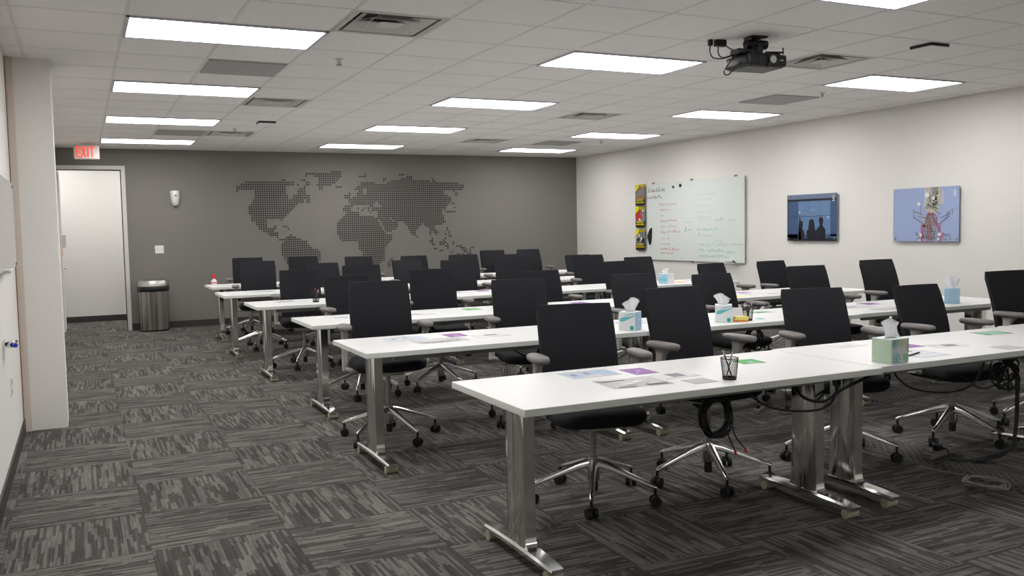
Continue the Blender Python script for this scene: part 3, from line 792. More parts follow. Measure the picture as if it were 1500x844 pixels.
reds = [bar(.57, .54, .57, .02, .016), bar(.62, .53, .66, .30, .010), bar(.56, .50, .49, .26, .012), bar(.485, .30, .46, .0, .009), bar(.455, .30, .445, .0, .007), bar(.725, .34, .745, .0, .009), bar(.70, .34, .715, .0, .006), bar(.60, .52, .60, .0, .007), bar(.54, .50, .54, .0, .006), bar(.66, .50, .69, .32, .006), bar(.50, .44, .70, .24, .004), bar(.70, .44, .50, .24, .004), bar(.44, .10, .50, .10, .022), bar(.71, .12, .78, .12, .022), bar(.45, .30, .56, .28, .010), bar(.54, .5, .65, .5, .008), bar(.59, .3, .60, .2, .012)]
pp('red_struts', M['tred'], reds, T0+.0010)
dk = [bar(.50+.03*q, .02, .52+.03*q, .2, .0018) for q in range(6)]+[bar(.46+.04*q, .22+.02*(q % 3), .50+.04*q, .05, .0018) for q in range(7)]+[bar(.52+.025*q, .50, .50+.03*q, .28, .0018) for q in range(7)]+[bar(.33, .46, .50, .31, .004), bar(.34, .56, .47, .50, .003), bar(.33, .42, .33, .60, .002), bar(.44, .50, .44, .73, .0015), bar(.40, .46, .52, .44, .003), bar(.86, .46, .74, .34, .004), bar(.88, .50, .74, .44, .003), bar(.82, .50, .92, .58, .003), bar(.62, .46, .73, .20, .004), bar(.66, .56, .74, .50, .003),
      bar(.36, .18, .44, .08, .003), bar(.38, .04, .44, .10, .003), bar(.78, .16, .84, .10, .003), bar(.76, .06, .84, .02, .003), bar(.78, .10, .86, .14, .002), bar(.885, .02, .885, .14, .002), bar(.36, .12, .42, .12, .003), bar(.91, .50, .91, .58, .002), bar(.50, .20, .66, .18, .003), bar(.51, .16, .57, .02, .003), bar(.66, .16, .60, .02, .003), bar(.50, .08, .68, .06, .003)]
pp('dark_struts', M['tgrey'], dk, T0+.0036)
lt = [bar(.52+.02*q, .50, .52+.025*q, .02, .0022) for q in range(7)]+[bar(.52, .2+.06*q, .68, .22+.06*q, .0015) for q in range(5)]+[bar(.34, .54, .47, .45, .002), bar(.47, .5, .46, .3, .004), bar(.93, .6, .80, .45, .002)]
pp('pale_struts', M['bstone'], lt, T0+.0030)
pp('logo', M['whitepl'], logo(.945, .885, .044, .042), T0+.0012)
bolts(r, .852, .595)

# ============================================================== LEFT WALL
r = empty('glass_board', (XL, .3, 1.24)); tag(r, 'small glass board on the left wall at the picture edge', 'glass board')
b = MB(); b.box((.028, 0, .285), (.006, 1.95, .57), bev=.002); b.build('glass_panel', M['glassl'], r)
for y in (-.9, .94):
    for z in (.02, .55):
        b = MB(); b.cyl((.001, y, z), (.036, y, z), .010); b.build('standoff', M['steel'], r, 30)
b = MB(); b.box((.042, .02, -.002), (.03, .10, .022), bev=.005); b.build('pen_ledge', M['whitepl'], r)
r = empty('marker_holder', (XL, .18, .80)); tag(r, 'small clear marker holder on the left wall below the glass board', 'marker holder')
b = MB(); b.box((.04, 0, 0), (.07, .15, .004)); b.box((.075, 0, .012), (.003, .15, .025)); b.box((.0015, 0, .015), (.003, .15, .04)); b.build('tray', M['acry'], r)
for k, (y, c, lab) in enumerate(((.13, 'bluepl', 'blue capped marker in the left wall holder'), (.165, 'plast', 'upper black marker in the left wall holder'), (.20, 'whitepl', 'white marker in the left wall holder'), (.235, 'plast', 'rear black marker in the left wall holder'))):
    o_ = empty('marker', (XL+.045, y, .815)); o_.rotation_euler = (0, 0, .3-.2*k); tag(o_, lab, 'marker', 'markers in the left wall holder')
    b = MB(); b.cyl((0, -.05, 0), (0, .05, 0), .010); b.build('barrel', M['whitepl' if k % 2 == 0 else 'plast'], o_, 30)
    b = MB(); b.cyl((0, -.05, 0), (0, -.085, 0), .0125); b.build('cap', M[c], o_, 30)
r = empty('wall_outlet', (XL, .58, .50)); tag(r, 'white power outlet low on the left wall', 'outlet')
b = MB(); b.box((.003, 0, 0), (.006, .075, .118), bev=.002); b.build('plate', M['whitepl'], r)
for z in (-.028, .028):
    b = MB(); b.box((.008, 0, z), (.004, .034, .030), bev=.003); b.build('socket', M['exitbody'], r)
r = empty('wall_switch_box', (-.552, 9.3, 1.37)); tag(r, 'small pale box with an orange tag on the open door leaf', 'box')
b = MB(); b.box((.03, 0, 0), (.06, .09, .19), bev=.006); b.build('housing', M['exitbody'], r)
b = MB(); b.box((.004, -.03, -.16), (.006, .03, .11)); b.build('tag', M['orange'], r)

# ============================================================== PROJECTOR
r = empty('ceiling_projector', (4.02, -.86, H)); tag(r, 'black projector hanging from the ceiling on a short mount with cables', 'projector')
r.rotation_euler = (0, 0, math.radians(-4))
b = MB(); b.box((0, 0, -.180), (.335, .27, .085), bev=.022, seg=3); body = b.build('body', M['plast'], r, 40)
b = MB(); b.box((0, 0, -.2245), (.29, .22, .006), bev=.002); b.build('underside', M['projund'], body)
b = MB(); b.cyl((.03, -.130, -.18), (.03, -.155, -.18), .036, n=28); b.mi = 1; b.cyl((.03, -.155, -.18), (.03, -.157, -.18), .026, n=28); b.build('lens', [M['plast'], M['glassl']], body, 30)
b = MB(); b.box((.03, -.138, -.215), (.07, .03, .03), bev=.006); b.build('lens_surround', M['plast'], body)
b = MB(); b.box((.115, -.1365, -.18), (.028, .002, .007)); o = b.build('badge', M['arml'], body)
b = MB()
for q in range(6): b.box((-.14+q*.014, -.1365, -.18), (.005, .003, .05))
b.build('grille', M['dark'], body)
b = MB(); b.box((0, 0, -.006), (.13, .11, .012), bev=.004); b.cyl((0, 0, -.01), (0, 0, -.08), .030, n=20); b.cyl((-.085, .0, -.052), (.085, 0, -.052), .032, n=20); b.cyl((0, -.05, -.09), (0, .05, -.09), .028, n=20); b.cyl((0, 0, -.075), (0, 0, -.13), .048, n=18)
b.box((0, 0, -.125), (.12, .12, .014), bev=.004)
for ax, ay in ((.14, .08), (-.14, .08), (.135, -.09), (-.13, -.09)):
    b.tube([(0, 0, -.125), (ax, ay, -.128), (ax, ay, -.140)], .008, 6)
b.tube([(.03, -.07, -.118), (.15, -.10, -.118), (.158, -.10, -.118)], .007, 6); b.cyl((.155, -.10, -.13), (.155, -.10, -.085), .005)
b.build('mount', M['plast'], r, 35)
b = MB(); b.box((-.13, -.02, -.115), (.13, .10, .035), bev=.008); b.build('adapter_box', M['plast'], r)
for pts in ([(-.26, .17, -.04), (-.27, .16, -.09), (-.27, .12, -.135), (-.23, .06, -.15), (-.16, .0, -.125)], [(-.20, .16, -.05), (-.205, .15, -.10), (-.20, .10, -.135), (-.15, .02, -.12)],
            [(-.16, -.04, -.12), (-.23, -.04, -.18), (-.285, -.03, -.255), (-.26, -.03, -.28), (-.21, -.04, -.24), (-.16, -.06, -.18)], [(-.17, .15, -.02), (-.14, .12, -.06), (-.11, .03, -.11)]):
    b = MB(); n = len(pts); ps = []
    for i in range(n-1):
        for q in range(6):
            t = q/6; p0, p1, p2, p3 = [Vector(pts[max(0, min(n-1, i+d))]) for d in (-1, 0, 1, 2)]
            ps.append(.5*((2*p1)+(p2-p0)*t+(2*p0-5*p1+4*p2-p3)*t*t+(3*p1-p0-3*p2+p3)*t**3))
    ps.append(Vector(pts[-1])); b.tube(ps, .0045, 6); b.build('cable', M['cable'], r)
b = MB(); b.box((-.26, .17, -.022), (.028, .028, .044), bev=.004); b.build('plug', M['plast'], r)
b = MB(); b.box((-.185, .16, -.024), (.085, .04, .046), bev=.004); b.build('plug', M['plast'], r)

# ========================================================= THINGS ON TABLES
ZT = TH
def card(name, label, cat, x, y, w_, d, rz, m, extra=(), th=.0015, group='papers and cards on the tables', z=0):
    """thin sheet lying on a table; extra = (name, material, polygons in 0..1) printed areas and painted glints"""
    r = empty(name, (x, y, ZT+z), math.radians(rz)); tag(r, label, cat, group)
    b = MB(); b.box((0, 0, th/2), (w_, d, th)); b.build('sheet', M[m], r)
    for k, (nm, mm, polys) in enumerate(extra):
        b = MB()
        for p in polys: b.prism([((u-.5)*w_, (v-.5)*d) for u, v in p], th, th+.0004+.0003*k)
        b.build(nm, M[mm], r)
    return r
tri = [[(.25, 0), (.75, 0), (.5, .6)]]
flap = [[(0, 0), (.5, .45), (1, 0), (1, .06), (.5, .52), (0, .06)]]
lines_ = [rect(.08, .12+.13*q, .92-.1*(q % 3), .16+.13*q) for q in range(6)]
qr = [rect(.1+.12*(q % 7), .15+.17*(q//7), .18+.12*(q % 7), .27+.17*(q//7)) for q in range(28) if (q*7) % 5 != 2]
# front row, left table
card('printed_sheet', 'blue printed sheet on the front left table before the first chair', 'paper', 1.86, -2.17, .26, .17, 0, 'lgreyp', [('print', 'bluep', [rect(.04, .1, .3, .9), rect(.36, .3, .62, .9), rect(.66, .1, .97, .95)]), ('photo', 'darkp', [rect(.1, .35, .2, .6), rect(.42, .45, .5, .7)])])
card('plastic_sleeve', 'glossy crumpled clear plastic sleeve on the front left table', 'sleeve', 1.90, -2.48, .30, .22, -4, 'film', [('glint', 'tissue', [[(.2, .3), (.35, .42), (.6, .38), (.4, .3)], [(.45, .5), (.62, .62), (.7, .5), (.55, .45)], [(.15, .6), (.4, .72), (.3, .6)], [(.6, .2), (.8, .3), (.75, .22)]]), ('print', 'darkp', [rect(.6, .12, .95, .2), rect(.1, .05, .4, .10)]), ('label', 'lgreyp', [rect(.05, .8, .5, .95)])], .003)  # white patches are glare painted on the film, not print
card('purple_card', 'bright purple card on the front left table behind the plastic sleeve', 'card', 2.10, -2.23, .125, .165, -1, 'purp', [('fold', 'purl', flap), ('mark', 'purl', [[(.35, .55), (.6, .7), (.7, .62), (.5, .45)]])])
card('printed_sheet', 'sheet with small grey dotted print right of the front purple card', 'paper', 2.18, -2.42, .20, .14, 2, 'paper', [('print', 'darkp', [rect(.3, .25, .7, .8)]), ('caption', 'lgreyp', [rect(.05, .1, .95, .2)])])
card('grey_card', 'plain grey card on the front left table beside the pen cup', 'card', 2.18, -2.60, .125, .11, 0, 'greyp')
card('green_card', 'bright green card behind the pen cup on the front left table', 'card', 2.74, -2.27, .13, .13, -8, 'green', [('mark', 'greenp', tri)])
# front row, middle table
card('purple_card', 'purple card behind the lime striped tissue box, front row', 'card', 3.86, -2.29, .13, .14, 0, 'purp')
card('printed_sheet', 'sheet with blue ruled print and pen beside the striped tissue box', 'paper', 3.66, -2.52, .22, .26, 0, 'paper', [('ruling', 'bluep', [rect(.06, .04, .94, .07), rect(.06, .93, .94, .96), rect(.06, .04, .08, .96), rect(.92, .04, .94, .96), rect(.06, .3, .94, .32), rect(.06, .6, .94, .62)]), ('print', 'darkp', [rect(.2, .7, .7, .8)])])
card('printed_sheet', 'faint grey printed sheet in the middle of the front middle table', 'paper', 4.05, -2.40, .22, .12, -10, 'paper', [('print', 'darkp', [rect(.35, .2, .75, .7)]), ('caption', 'lgreyp', [rect(.02, .4, .3, .8)])])
card('grey_card', 'plain grey card near the edge of the front middle table', 'card', 4.24, -2.63, .14, .12, 0, 'greyp')
card('green_card', 'long pale green folded card toward the right of the front middle table', 'card', 4.74, -2.17, .20, .14, -8, 'greenp', [('corner', 'greend', [[(0, 0), (.22, 0), (.05, 1), (0, 1)], [(.8, 0), (1, 0), (1, .9)]])])
card('pale_sheet', 'pale sheet left end of the front middle table far edge', 'paper', 3.60, -2.10, .20, .13, 4, 'paper', [('print', 'lgreyp', [rect(.1, .2, .6, .5)])])
# second row
card('printed_sheet', 'blue tinted printed sheet on the second row left table', 'paper', 1.57, -.33, .26, .17, 0, 'lgreyp', [('print', 'pblue', [rect(.04, .1, .3, .9), rect(.36, .3, .62, .9), rect(.66, .1, .97, .95)]), ('caption', 'darkp', [rect(.1, .4, .24, .6), rect(.45, .5, .55, .7)])])
card('plastic_sleeve', 'crumpled clear plastic sleeve on the second row left table', 'sleeve', 1.72, -.55, .34, .20, 3, 'film', [('glint', 'tissue', [[(.2, .3), (.35, .42), (.6, .38), (.4, .3)], [(.45, .5), (.62, .62), (.7, .5), (.55, .45)], [(.15, .6), (.4, .72), (.3, .6)], [(.6, .2), (.8, .3), (.75, .22)]]), ('print', 'greyp', [rect(.1, .1, .8, .2), rect(.5, .4, .9, .5)])], .003)  # same painted white glare shapes on this sleeve
card('purple_card', 'purple card on the second row left table before the gap', 'card', 1.91, -.335, .13, .16, 0, 'purp', [('mark', 'purl', tri)])
card('printed_sheet', 'grey printed sheet right of the second row purple card', 'paper', 2.11, -.49, .24, .15, 0, 'paper', [('print', 'darkp', [rect(.3, .45, .7, .8)]), ('caption', 'lgreyp', [rect(.4, .05, .95, .2)])])
card('printed_sheet', 'pale blue ruled sheet behind the second row first tissue box', 'paper', 3.30, -.36, .30, .20, 0, 'lgreyp', [('ruling', 'pblue', [rect(.06, .04, .94, .12), rect(.06, .4, .94, .5), rect(.06, .8, .94, .9)])])
card('printed_sheet', 'grey printed sheet between the two second row tissue boxes', 'paper', 3.66, -.45, .16, .12, 0, 'paper', [('print', 'darkp', [rect(.2, .3, .7, .7)])])
card('green_card', 'green card right of the black pen cup, second row', 'card', 4.52, -.31, .22, .13, -6, 'greenp', [('print', 'greend', tri)])
card('teal_note', 'small teal scrap in front of the green card, second row', 'note', 4.20, -.70, .05, .06, 20, 'teal')
card('purple_card', 'purple card on the right table of the second row', 'card', 5.74, -.30, .14, .14, 0, 'purp')
card('printed_sheet', 'wide sheet of pale print before the second row purple card', 'paper', 5.44, -.42, .30, .20, 0, 'lgreyp', [('print', 'darkp', [rect(.1, .3, .5, .5)])])
card('printed_sheet', 'grey sheet near the edge of the second row right table', 'paper', 5.52, -.70, .30, .14, 0, 'greyp', [('print', 'lgreyp', [rect(.1, .2, .6, .7)])])
# third row
card('green_card', 'green card on the third row left table between two chairs', 'card', 2.76, 1.36, .14, .17, 0, 'green', [('mark', 'greenp', tri)])
card('printed_sheet', 'grey printed sheet on the third row left table', 'paper', 2.22, 1.20, .24, .16, 0, 'paper', [('print', 'darkp', [rect(.05, .55, .6, .8)]), ('caption', 'lgreyp', [rect(.3, .1, .95, .3)])])
card('purple_card', 'purple card on the third row middle table', 'card', 3.84, 1.34, .16, .16, 0, 'purp')
card('printed_sheet', 'small dark printed sheet behind the nearest left chair, third row', 'paper', 1.56, 1.30, .18, .16, 0, 'paper', [('print', 'darkp', [rect(.3, .4, .9, .7)])])
card('yellow_note', 'pale yellow sheet on the third row right table', 'note', 5.42, 1.06, .16, .22, 10, 'yel')
card('purple_card', 'faint purple card behind the yellow sheet, third row', 'card', 5.78, 1.36, .14, .14, 0, 'purl')
card('printed_sheet', 'wide white printed sheet on the third row right table', 'paper', 5.80, 1.12, .36, .20, 0, 'lgreyp', [('print', 'paper', [rect(.1, .2, .8, .8)])])
# fourth to sixth rows
card('purple_card', 'purple card on the fourth row middle table', 'card', 3.78, 3.42, .15, .16, 0, 'purp')
card('printed_sheet', 'pale printed sheet left of the fourth row purple card', 'paper', 3.50, 3.36, .28, .18, 0, 'lgreyp', [('print', 'darkp', [rect(.1, .5, .5, .8)])])
card('printed_sheet', 'grey printed sheet on the fourth row left table by the pen cup', 'paper', 1.60, 3.32, .32, .24, 0, 'lgreyp', [('print', 'darkp', [rect(.1, .4, .6, .8)])])
card('printed_sheet', 'pale sheet on the fourth row right table', 'paper', 6.72, 3.42, .30, .14, 0, 'lgreyp')
card('orange_note', 'small orange note beside the far tissue box, fourth row', 'note', 6.36, 3.20, .14, .14, 10, 'orange', [('mark', 'yel', [rect(.5, .3, .9, .9)])])
card('printed_sheet', 'pale printed sheet on the fifth row left table', 'paper', 1.62, 5.16, .34, .22, 0, 'lgreyp', [('print', 'darkp', [rect(.3, .3, .9, .6)])])
card('printed_sheet', 'pale printed sheet on the fifth row middle table', 'paper', 4.22, 5.20, .34, .22, 0, 'lgreyp', [('print', 'darkp', [rect(.2, .3, .8, .6)])])
# tissue boxes
def tissue_box(x, y, rz, label, kind, wd=(.118, .118, .122), seed=1, tz=.085):
    r = empty('tissue_box', (x, y, ZT), math.radians(rz)); tag(r, label, 'tissue box', 'tissue boxes on the tables')
    w_, d, h_ = wd
    b = MB(); b.box((0, 0, h_/2), wd, bev=.002, seg=1); b.build('carton', M['cartonb' if kind == 'blue' else 'carton'], r)
    b = MB(); b.lathe([(.034, h_), (.034, h_+.0012)], 24, 1.2, .8); b.build('opening', M['acry'], r)
    def face(nm, mm, polys, side, t=.0006):
        b = MB()
        for p in polys:
            if side == 'f': b.prism([((u-.5)*w_, v*h_) for u, v in p], -d/2-t, -d/2, 'y')
            elif side == 'l': b.prism([((.5-u)*d, v*h_) for u, v in p], -w_/2-t, -w_/2, 'x')
            elif side == 'r': b.prism([((u-.5)*d, v*h_) for u, v in p], w_/2, w_/2+t, 'x')
        b.build(nm, M[mm], r)
    swoosh = [[(.05, .52), (.10, .66), (.3, .72), (.75, .76), (.98, .86), (.98, .80), (.7, .66), (.4, .52), (.2, .46)]]
    if kind == 'stripe':
        rn = random.Random(3)
        for nm, mm, o_ in (('green_stripes', 'cgreen', 0), ('lime_stripes', 'lime', 1), ('blue_stripes', 'teal', 2)):
            face(nm, mm, [rect(0.01, .03+.08*q+.026*o_, .99, .03+.08*q+.026*o_+(.016 if o_ == 1 else .009)) for q in range(12)], 'l', .0006+.0001*o_)
        petal = lambda cx, cz, n, R_, a0=0: [[(cx, cz), (cx+R_*.7*math.cos(a0+k-.13), cz+R_*.7*math.sin(a0+k-.13)), (cx+R_*math.cos(a0+k), cz+R_*math.sin(a0+k)), (cx+R_*.7*math.cos(a0+k+.13), cz+R_*.7*math.sin(a0+k+.13))] for k in [i*2*PI/n for i in range(n)]]
        clip = lambda ps: [[(min(.99, max(.01, u)), min(.99, max(.01, v))) for u, v in p] for p in ps]
        face('teal_flowers', 'teal', clip(petal(.30, .16, 11, .30)+petal(.18, .86, 12, .26)), 'f', .0008)
        face('lime_flowers', 'lime', clip(petal(.55, .92, 10, .28)+petal(.98, .6, 9, .2)), 'f', .0006)
        face('seal', 'cgreen', [rect(.68, .06, .98, .36)], 'f', .0011); face('edge_stripe', 'cgreen', [rect(.93, .4, .99, .99)], 'f', .0009)
    elif kind == 'swoosh':
        face('teal_swoosh', 'teal', swoosh, 'f'); face('blue_sweep', 'cartonb', [[(.3, .74), (.98, .92), (.98, .97), (.5, .86)]], 'f', .0004)
        c = [(.80+.12*math.cos(k*PI/8), .15+.12*math.sin(k*PI/8)) for k in range(16)]; face('round_seal', 'tealg', [c], 'f', .0007)
        face('blue_side', 'cartonb', [rect(.02, .02, .98, .98)], 'r', .0005)
    elif kind == 'pale':
        face('blue_side', 'cartonb', [rect(.02, .02, .98, .98)], 'f', .0005); face('teal_side', 'teal', [rect(.1, .3, .9, .5), rect(.1, .6, .9, .66)], 'f', .0007)
    # crumpled sheet standing out of the slot
    rn = random.Random(seed); b = MB(); NU, NV = 9, 6; g = []
    for j in range(NV+1):
        v = j/NV; row = []
        for i in range(NU+1):
            u = i/NU-.5; sp = .040+.068*v**.7
            z_ = h_-.006+tz*v*(1-.9*abs(u+.15*math.sin(seed))**1.3*v)
            row.append(b.b.verts.new((u*sp*1.15+.012*math.sin(seed*2.1)*v+.004*rn.uniform(-1, 1), .011*math.sin(u*13+seed)*(.4+v)+.006*rn.uniform(-1, 1)*v, z_)))
        g.append(row)
    for j in range(NV):
        for i in range(NU): b.b.faces.new((g[j][i], g[j][i+1], g[j+1][i+1], g[j+1][i]))
    bmesh.ops.solidify(b.b, geom=b.b.faces[:], thickness=.0008)
    b.build('tissue', M['tissue'], r, 80)
tissue_box(3.318, -2.652, 5, 'lime striped and floral tissue box on the front middle table', 'stripe', (.132, .115, .122), 1, .115)
tissue_box(3.035, -.735, -55, 'white tissue box with teal swoosh by the gap in the second row', 'swoosh', (.118, .118, .125), 4, .105)
tissue_box(3.86, -.70, -38, 'white tissue box with green seal beside the orange notes, second row', 'swoosh', (.118, .118, .125), 2, .09)
tissue_box(6.32, -.66, -52, 'pale blue tissue box at the right end of the second row', 'blue', (.118, .118, .125), 6, .125)
tissue_box(6.05, 3.06, -78, 'far pale tissue box beside an orange note on the fourth row', 'pale', (.15, .118, .122), 5, .07)
# pen cups and pens
def pen_cup(x, y, label, pens, plab, h_=.10):
    r = empty('pen_cup', (x, y, ZT)); tag(r, label, 'pen cup', 'black mesh pen cups')
    b = MB(); n = 28; R0, R1 = .030, .040
    for k in range(n):      # woven mesh: two sets of slanting wires
        for sgn in (1, -1):
            b.tube([((R0+(R1-R0)*t)*math.cos(2*PI*k/n+sgn*t*1.3), (R0+(R1-R0)*t)*math.sin(2*PI*k/n+sgn*t*1.3), .004+(h_-.006)*t) for t in [i/8 for i in range(9)]], .0007, 3)
    b.build('mesh_wall', M['mesh'], r)
    b = MB(); b.tube([(R1*math.cos(2*PI*k/28), R1*math.sin(2*PI*k/28), h_-.002) for k in range(28)], .0022, 6, True); b.build('rim', M['plast'], r)
    b = MB(); b.lathe([(R0+.001, 0), (R0+.0025, .012), (R0-.001, .012), (R0-.001, .0015), (0.001, .0015)], 28); b.build('base_cup', M['plast'], r)
    for k, (a, ln, m1, m2) in enumerate(pens):
        p0 = Vector((x, y, ZT+.008))+Vector((math.cos(a+2.6), math.sin(a+2.6), 0))*.016; p1 = Vector((x, y, ZT+.008))+Vector((math.cos(a), math.sin(a), 0))*.029+Vector((0, 0, ln))
        e = empty('pen', p0); tag(e, plab[k], 'pen', 'pens standing in the mesh cups'); d = p1-p0
        b = MB(); b.cyl((0, 0, 0), d*.8, .0032, n=8); b.build('barrel', M[m1], e, 40)
        b = MB(); b.cyl(d*.8, d, .0045, .0035, n=8); b.build('cap', M[m2], e, 40)
pen_cup(2.32, -2.635, 'black mesh pen cup holding two pens on the front left table', [(2.3, .125, 'plast', 'arml'), (.4, .115, 'armg', 'greyp')], ['dark pen with grey end leaning left in the front pen cup', 'grey pen standing right in the front pen cup'])
pl = ['%s pen in the full mesh cup of the second row' % s for s in ('tall grey', 'purple tipped', 'short black', 'white capped', 'leaning black', 'front grey', 'rear purple', 'slim white')]
pen_cup(4.05, -.74, 'black mesh pen cup full of pens on the second row', [(k*.8, .115+.008*(k % 3), 'plast' if k % 2 else 'armg', ('greyp', 'purp', 'plast', 'whitepl')[k % 4]) for k in range(8)], pl)
pen_cup(1.80, 3.08, 'far black mesh pen cup with a red pen on the fourth row', [(1.5, .13, 'plast', 'red'), (3.6, .12, 'plast', 'plast'), (5.6, .115, 'armg', 'whitepl')], ['red capped pen in the far mesh cup, fourth row', 'black pen in the far mesh cup, fourth row', 'pale capped pen in the far mesh cup, fourth row'])
# a pen on the ruled sheet, note pads, folded tent card, bottle
e = empty('pen', (3.60, -2.56, ZT+.0065)); e.rotation_euler = (0, 0, .35); tag(e, 'dark pen lying on the ruled sheet beside the striped tissue box', 'pen')
b = MB(); b.cyl((-.07, 0, 0), (.04, 0, 0), .0042); b.build('barrel', M['plast'], e, 40); b = MB(); b.cyl((.04, 0, 0), (.07, 0, 0), .005); b.build('cap', M['armg'], e, 40)
for k in range(3):
    b = MB(); b.box((0, 0, .006), (.10, .085, .011), rz=-.6+.06*k)
    o = b.build('note_pad', M[('orange', 'yel', 'yel')[k]], None, None, (3.975+.004*k, -.745, ZT+.0115*k)); tag(o, ['orange note pad at the bottom of the small stack, second row', 'yellow note pad in the middle of the small stack, second row', 'yellow note pad on top of the small stack, second row'][k], 'note pad', 'stack of sticky note pads')
b = MB(); b.prism([(-.035, 0), (-.001, .085), (.001, .085), (.035, 0), (.033, 0), (0, .080), (-.033, 0)], -.065, .065, 'x'); b.xform(Matrix.Rotation(-.55, 4, 'Z'))
o = b.build('tent_card', M['paper'], None, None, (4.03, -.60, ZT)); tag(o, 'blank white folded tent card between tissue box and pen cup', 'card')
r = empty('spray_bottle', (1.335, 7.05, ZT)); tag(r, 'small white bottle with a red cap on the back row left table', 'bottle')
b = MB(); b.lathe([(.035, 0), (.038, .01), (.038, .05), (.030, .065), (.018, .078), (.016, .085)], 24); b.build('bottle_body', M['whitepl'], r, 40)
b = MB(); b.lathe([(.0385, .022), (.0387, .038)], 24); b.build('label_band', M['pen_red'], r, 40)
b = MB(); b.lathe([(.019, .085), (.020, .10), (.016, .135), (.010, .15)], 20); b.box((-.012, 0, .14), (.03, .014, .016), bev=.004); b.build('cap', M['red'], r, 40)

# ================================================================== CABLES
def smooth_pts(pts, k=8, closed=False):
    n = len(pts); ps = []
    for i in range(n if closed else n-1):
        for q in range(k):
            t = q/k
            idx = [(i+d) % n if closed else max(0, min(n-1, i+d)) for d in (-1, 0, 1, 2)]
            p0, p1, p2, p3 = [Vector(pts[j]) for j in idx]
            ps.append(.5*((2*p1)+(p2-p0)*t+(2*p0-5*p1+4*p2-p3)*t*t+(3*p1-p0-3*p2+p3)*t**3))
    if not closed: ps.append(Vector(pts[-1]))
    return ps
def coil(b, c, R, turns, r_, seed, axis='y', squash=1.15, spread=.02):
    rn = random.Random(seed); pts = []
    for k in range(turns*14):
        a = 2*PI*k/14; rr = R*(1+.12*math.sin(k*.37+seed)+rn.uniform(-.04, .04)); o_ = spread*math.sin(k*.61+seed)
        if axis == 'y': pts.append((c[0]+rr*math.cos(a), c[1]+o_, c[2]+rr*squash*math.sin(a)))
        else: pts.append((c[0]+rr*math.cos(a), c[1]+rr*squash*math.sin(a), c[2]+r_+abs(o_)))
    b.tube(smooth_pts(pts, 3), r_, 6); return pts
r = empty('cable_coil', (2.46, -2.365, .50)); tag(r, 'thick coil of black cable hanging under the front left table', 'cable')
b = MB(); coil(b, (0, 0, 0), .082, 9, .0065, 1); b.build('coil', M['cable'], r)
b = MB(); b.tube(smooth_pts([(-.02, 0, .08), (-.01, .02, .11), (0, .03, .14), (.02, .02, .150)]), .006, 6); b.tube(smooth_pts([(.05, 0, .08), (.06, .02, .12), (.0, .03, .150)]), .006, 6); b.build('hanging_lead', M['cable'], r)
for x0, x1 in ((.06, .115), (.10, .18)):
    b = MB(); b.tube(smooth_pts([(x0, 0, -.06), (x0+.01, -.01, -.11), (x1, 0, -.185)]), .0035, 6); b.build('lead', M['cable'], r)
    b = MB(); b.cyl((x1, 0, -.18), (x1+.006, 0, -.205), .006); b.build('connector', M['redp'], r)
r = empty('cable_coil', (4.64, -2.34, .50)); tag(r, 'loose black cable bundle hanging under the front middle table', 'cable')
b = MB(); coil(b, (0, 0, 0), .075, 6, .005, 5, spread=.04, squash=1.0); coil(b, (.02, .02, .04), .06, 4, .005, 8, spread=.05); b.build('coil', M['cable'], r)
b = MB()
for k in range(5):
    o_ = .012*k
    b.tube(smooth_pts([(-.05+o_, .01, .150), (.0+o_, .02, .09), (.085+o_*.6, 0, .02), (.10+o_*.5, 0, -.20), (.07+o_*.5, -.01, -.37), (-.02+o_, -.03, -.455+.004*k), (-.18, -.02+o_, -.482), (-.36, .04+o_, -.484)]), .0055, 6)
b.build('lead', M['cable'], r)
b = MB(); b.tube(smooth_pts([(.03, 0, .06), (.14, .02, .10), (.30, .05, .09), (.50, .06, .12), (.60, .06, .15)]), .007, 6); b.tube(smooth_pts([(-.03, 0, -.03), (-.18, .02, -.06), (-.34, .02, .02), (-.46, .04, .04)]), .004, 6); b.build('side_lead', M['cable'], r)
b = MB(); b.tube(smooth_pts([(-.99, -.05, .15), (-.95, -.04, .08), (-.75, 0, -.01), (-.47, 0, -.05), (-.25, .02, -.02), (-.16, .02, .10), (-.12, .01, .150)]), .0055, 6)
b.xform(Matrix.Translation((4.64, -2.34, .50)))
o = b.build('slack_cable', M['cable']); tag(o, 'black cable sagging under the front middle table from its left leg', 'cable')
b = MB(); b.tube(smooth_pts([(2.90, -2.37, .69), (2.90, -2.47, .58), (2.98, -2.54, .55), (3.12, -2.54, .60), (3.30, -2.54, .65), (3.42, -2.50, .69)]), .008, 6)
b.tube(smooth_pts([(2.60, -2.36, .645), (2.70, -2.47, .54), (2.93, -2.54, .51), (3.06, -2.54, .56), (3.12, -2.50, .68)]), .006, 6)
o = b.build('strung_cable', M['cable']); tag(o, 'black cable strung under the joint of the two nearest tables', 'cable')
b = MB(); coil(b, (0, 0, 0), .085, 5, .006, 3, 'z', 1.25, .02); b.tube(smooth_pts([(.05, .08, .01), (.06, .18, .008), (.02, .30, .008), (-.02, .42, .01)]), .005, 6)
o = b.build('floor_cable_coil', M['gcable'], None, None, (3.985, -2.70, .016)); tag(o, 'grey cable coiled loosely on the carpet beside the cable cover', 'cable')
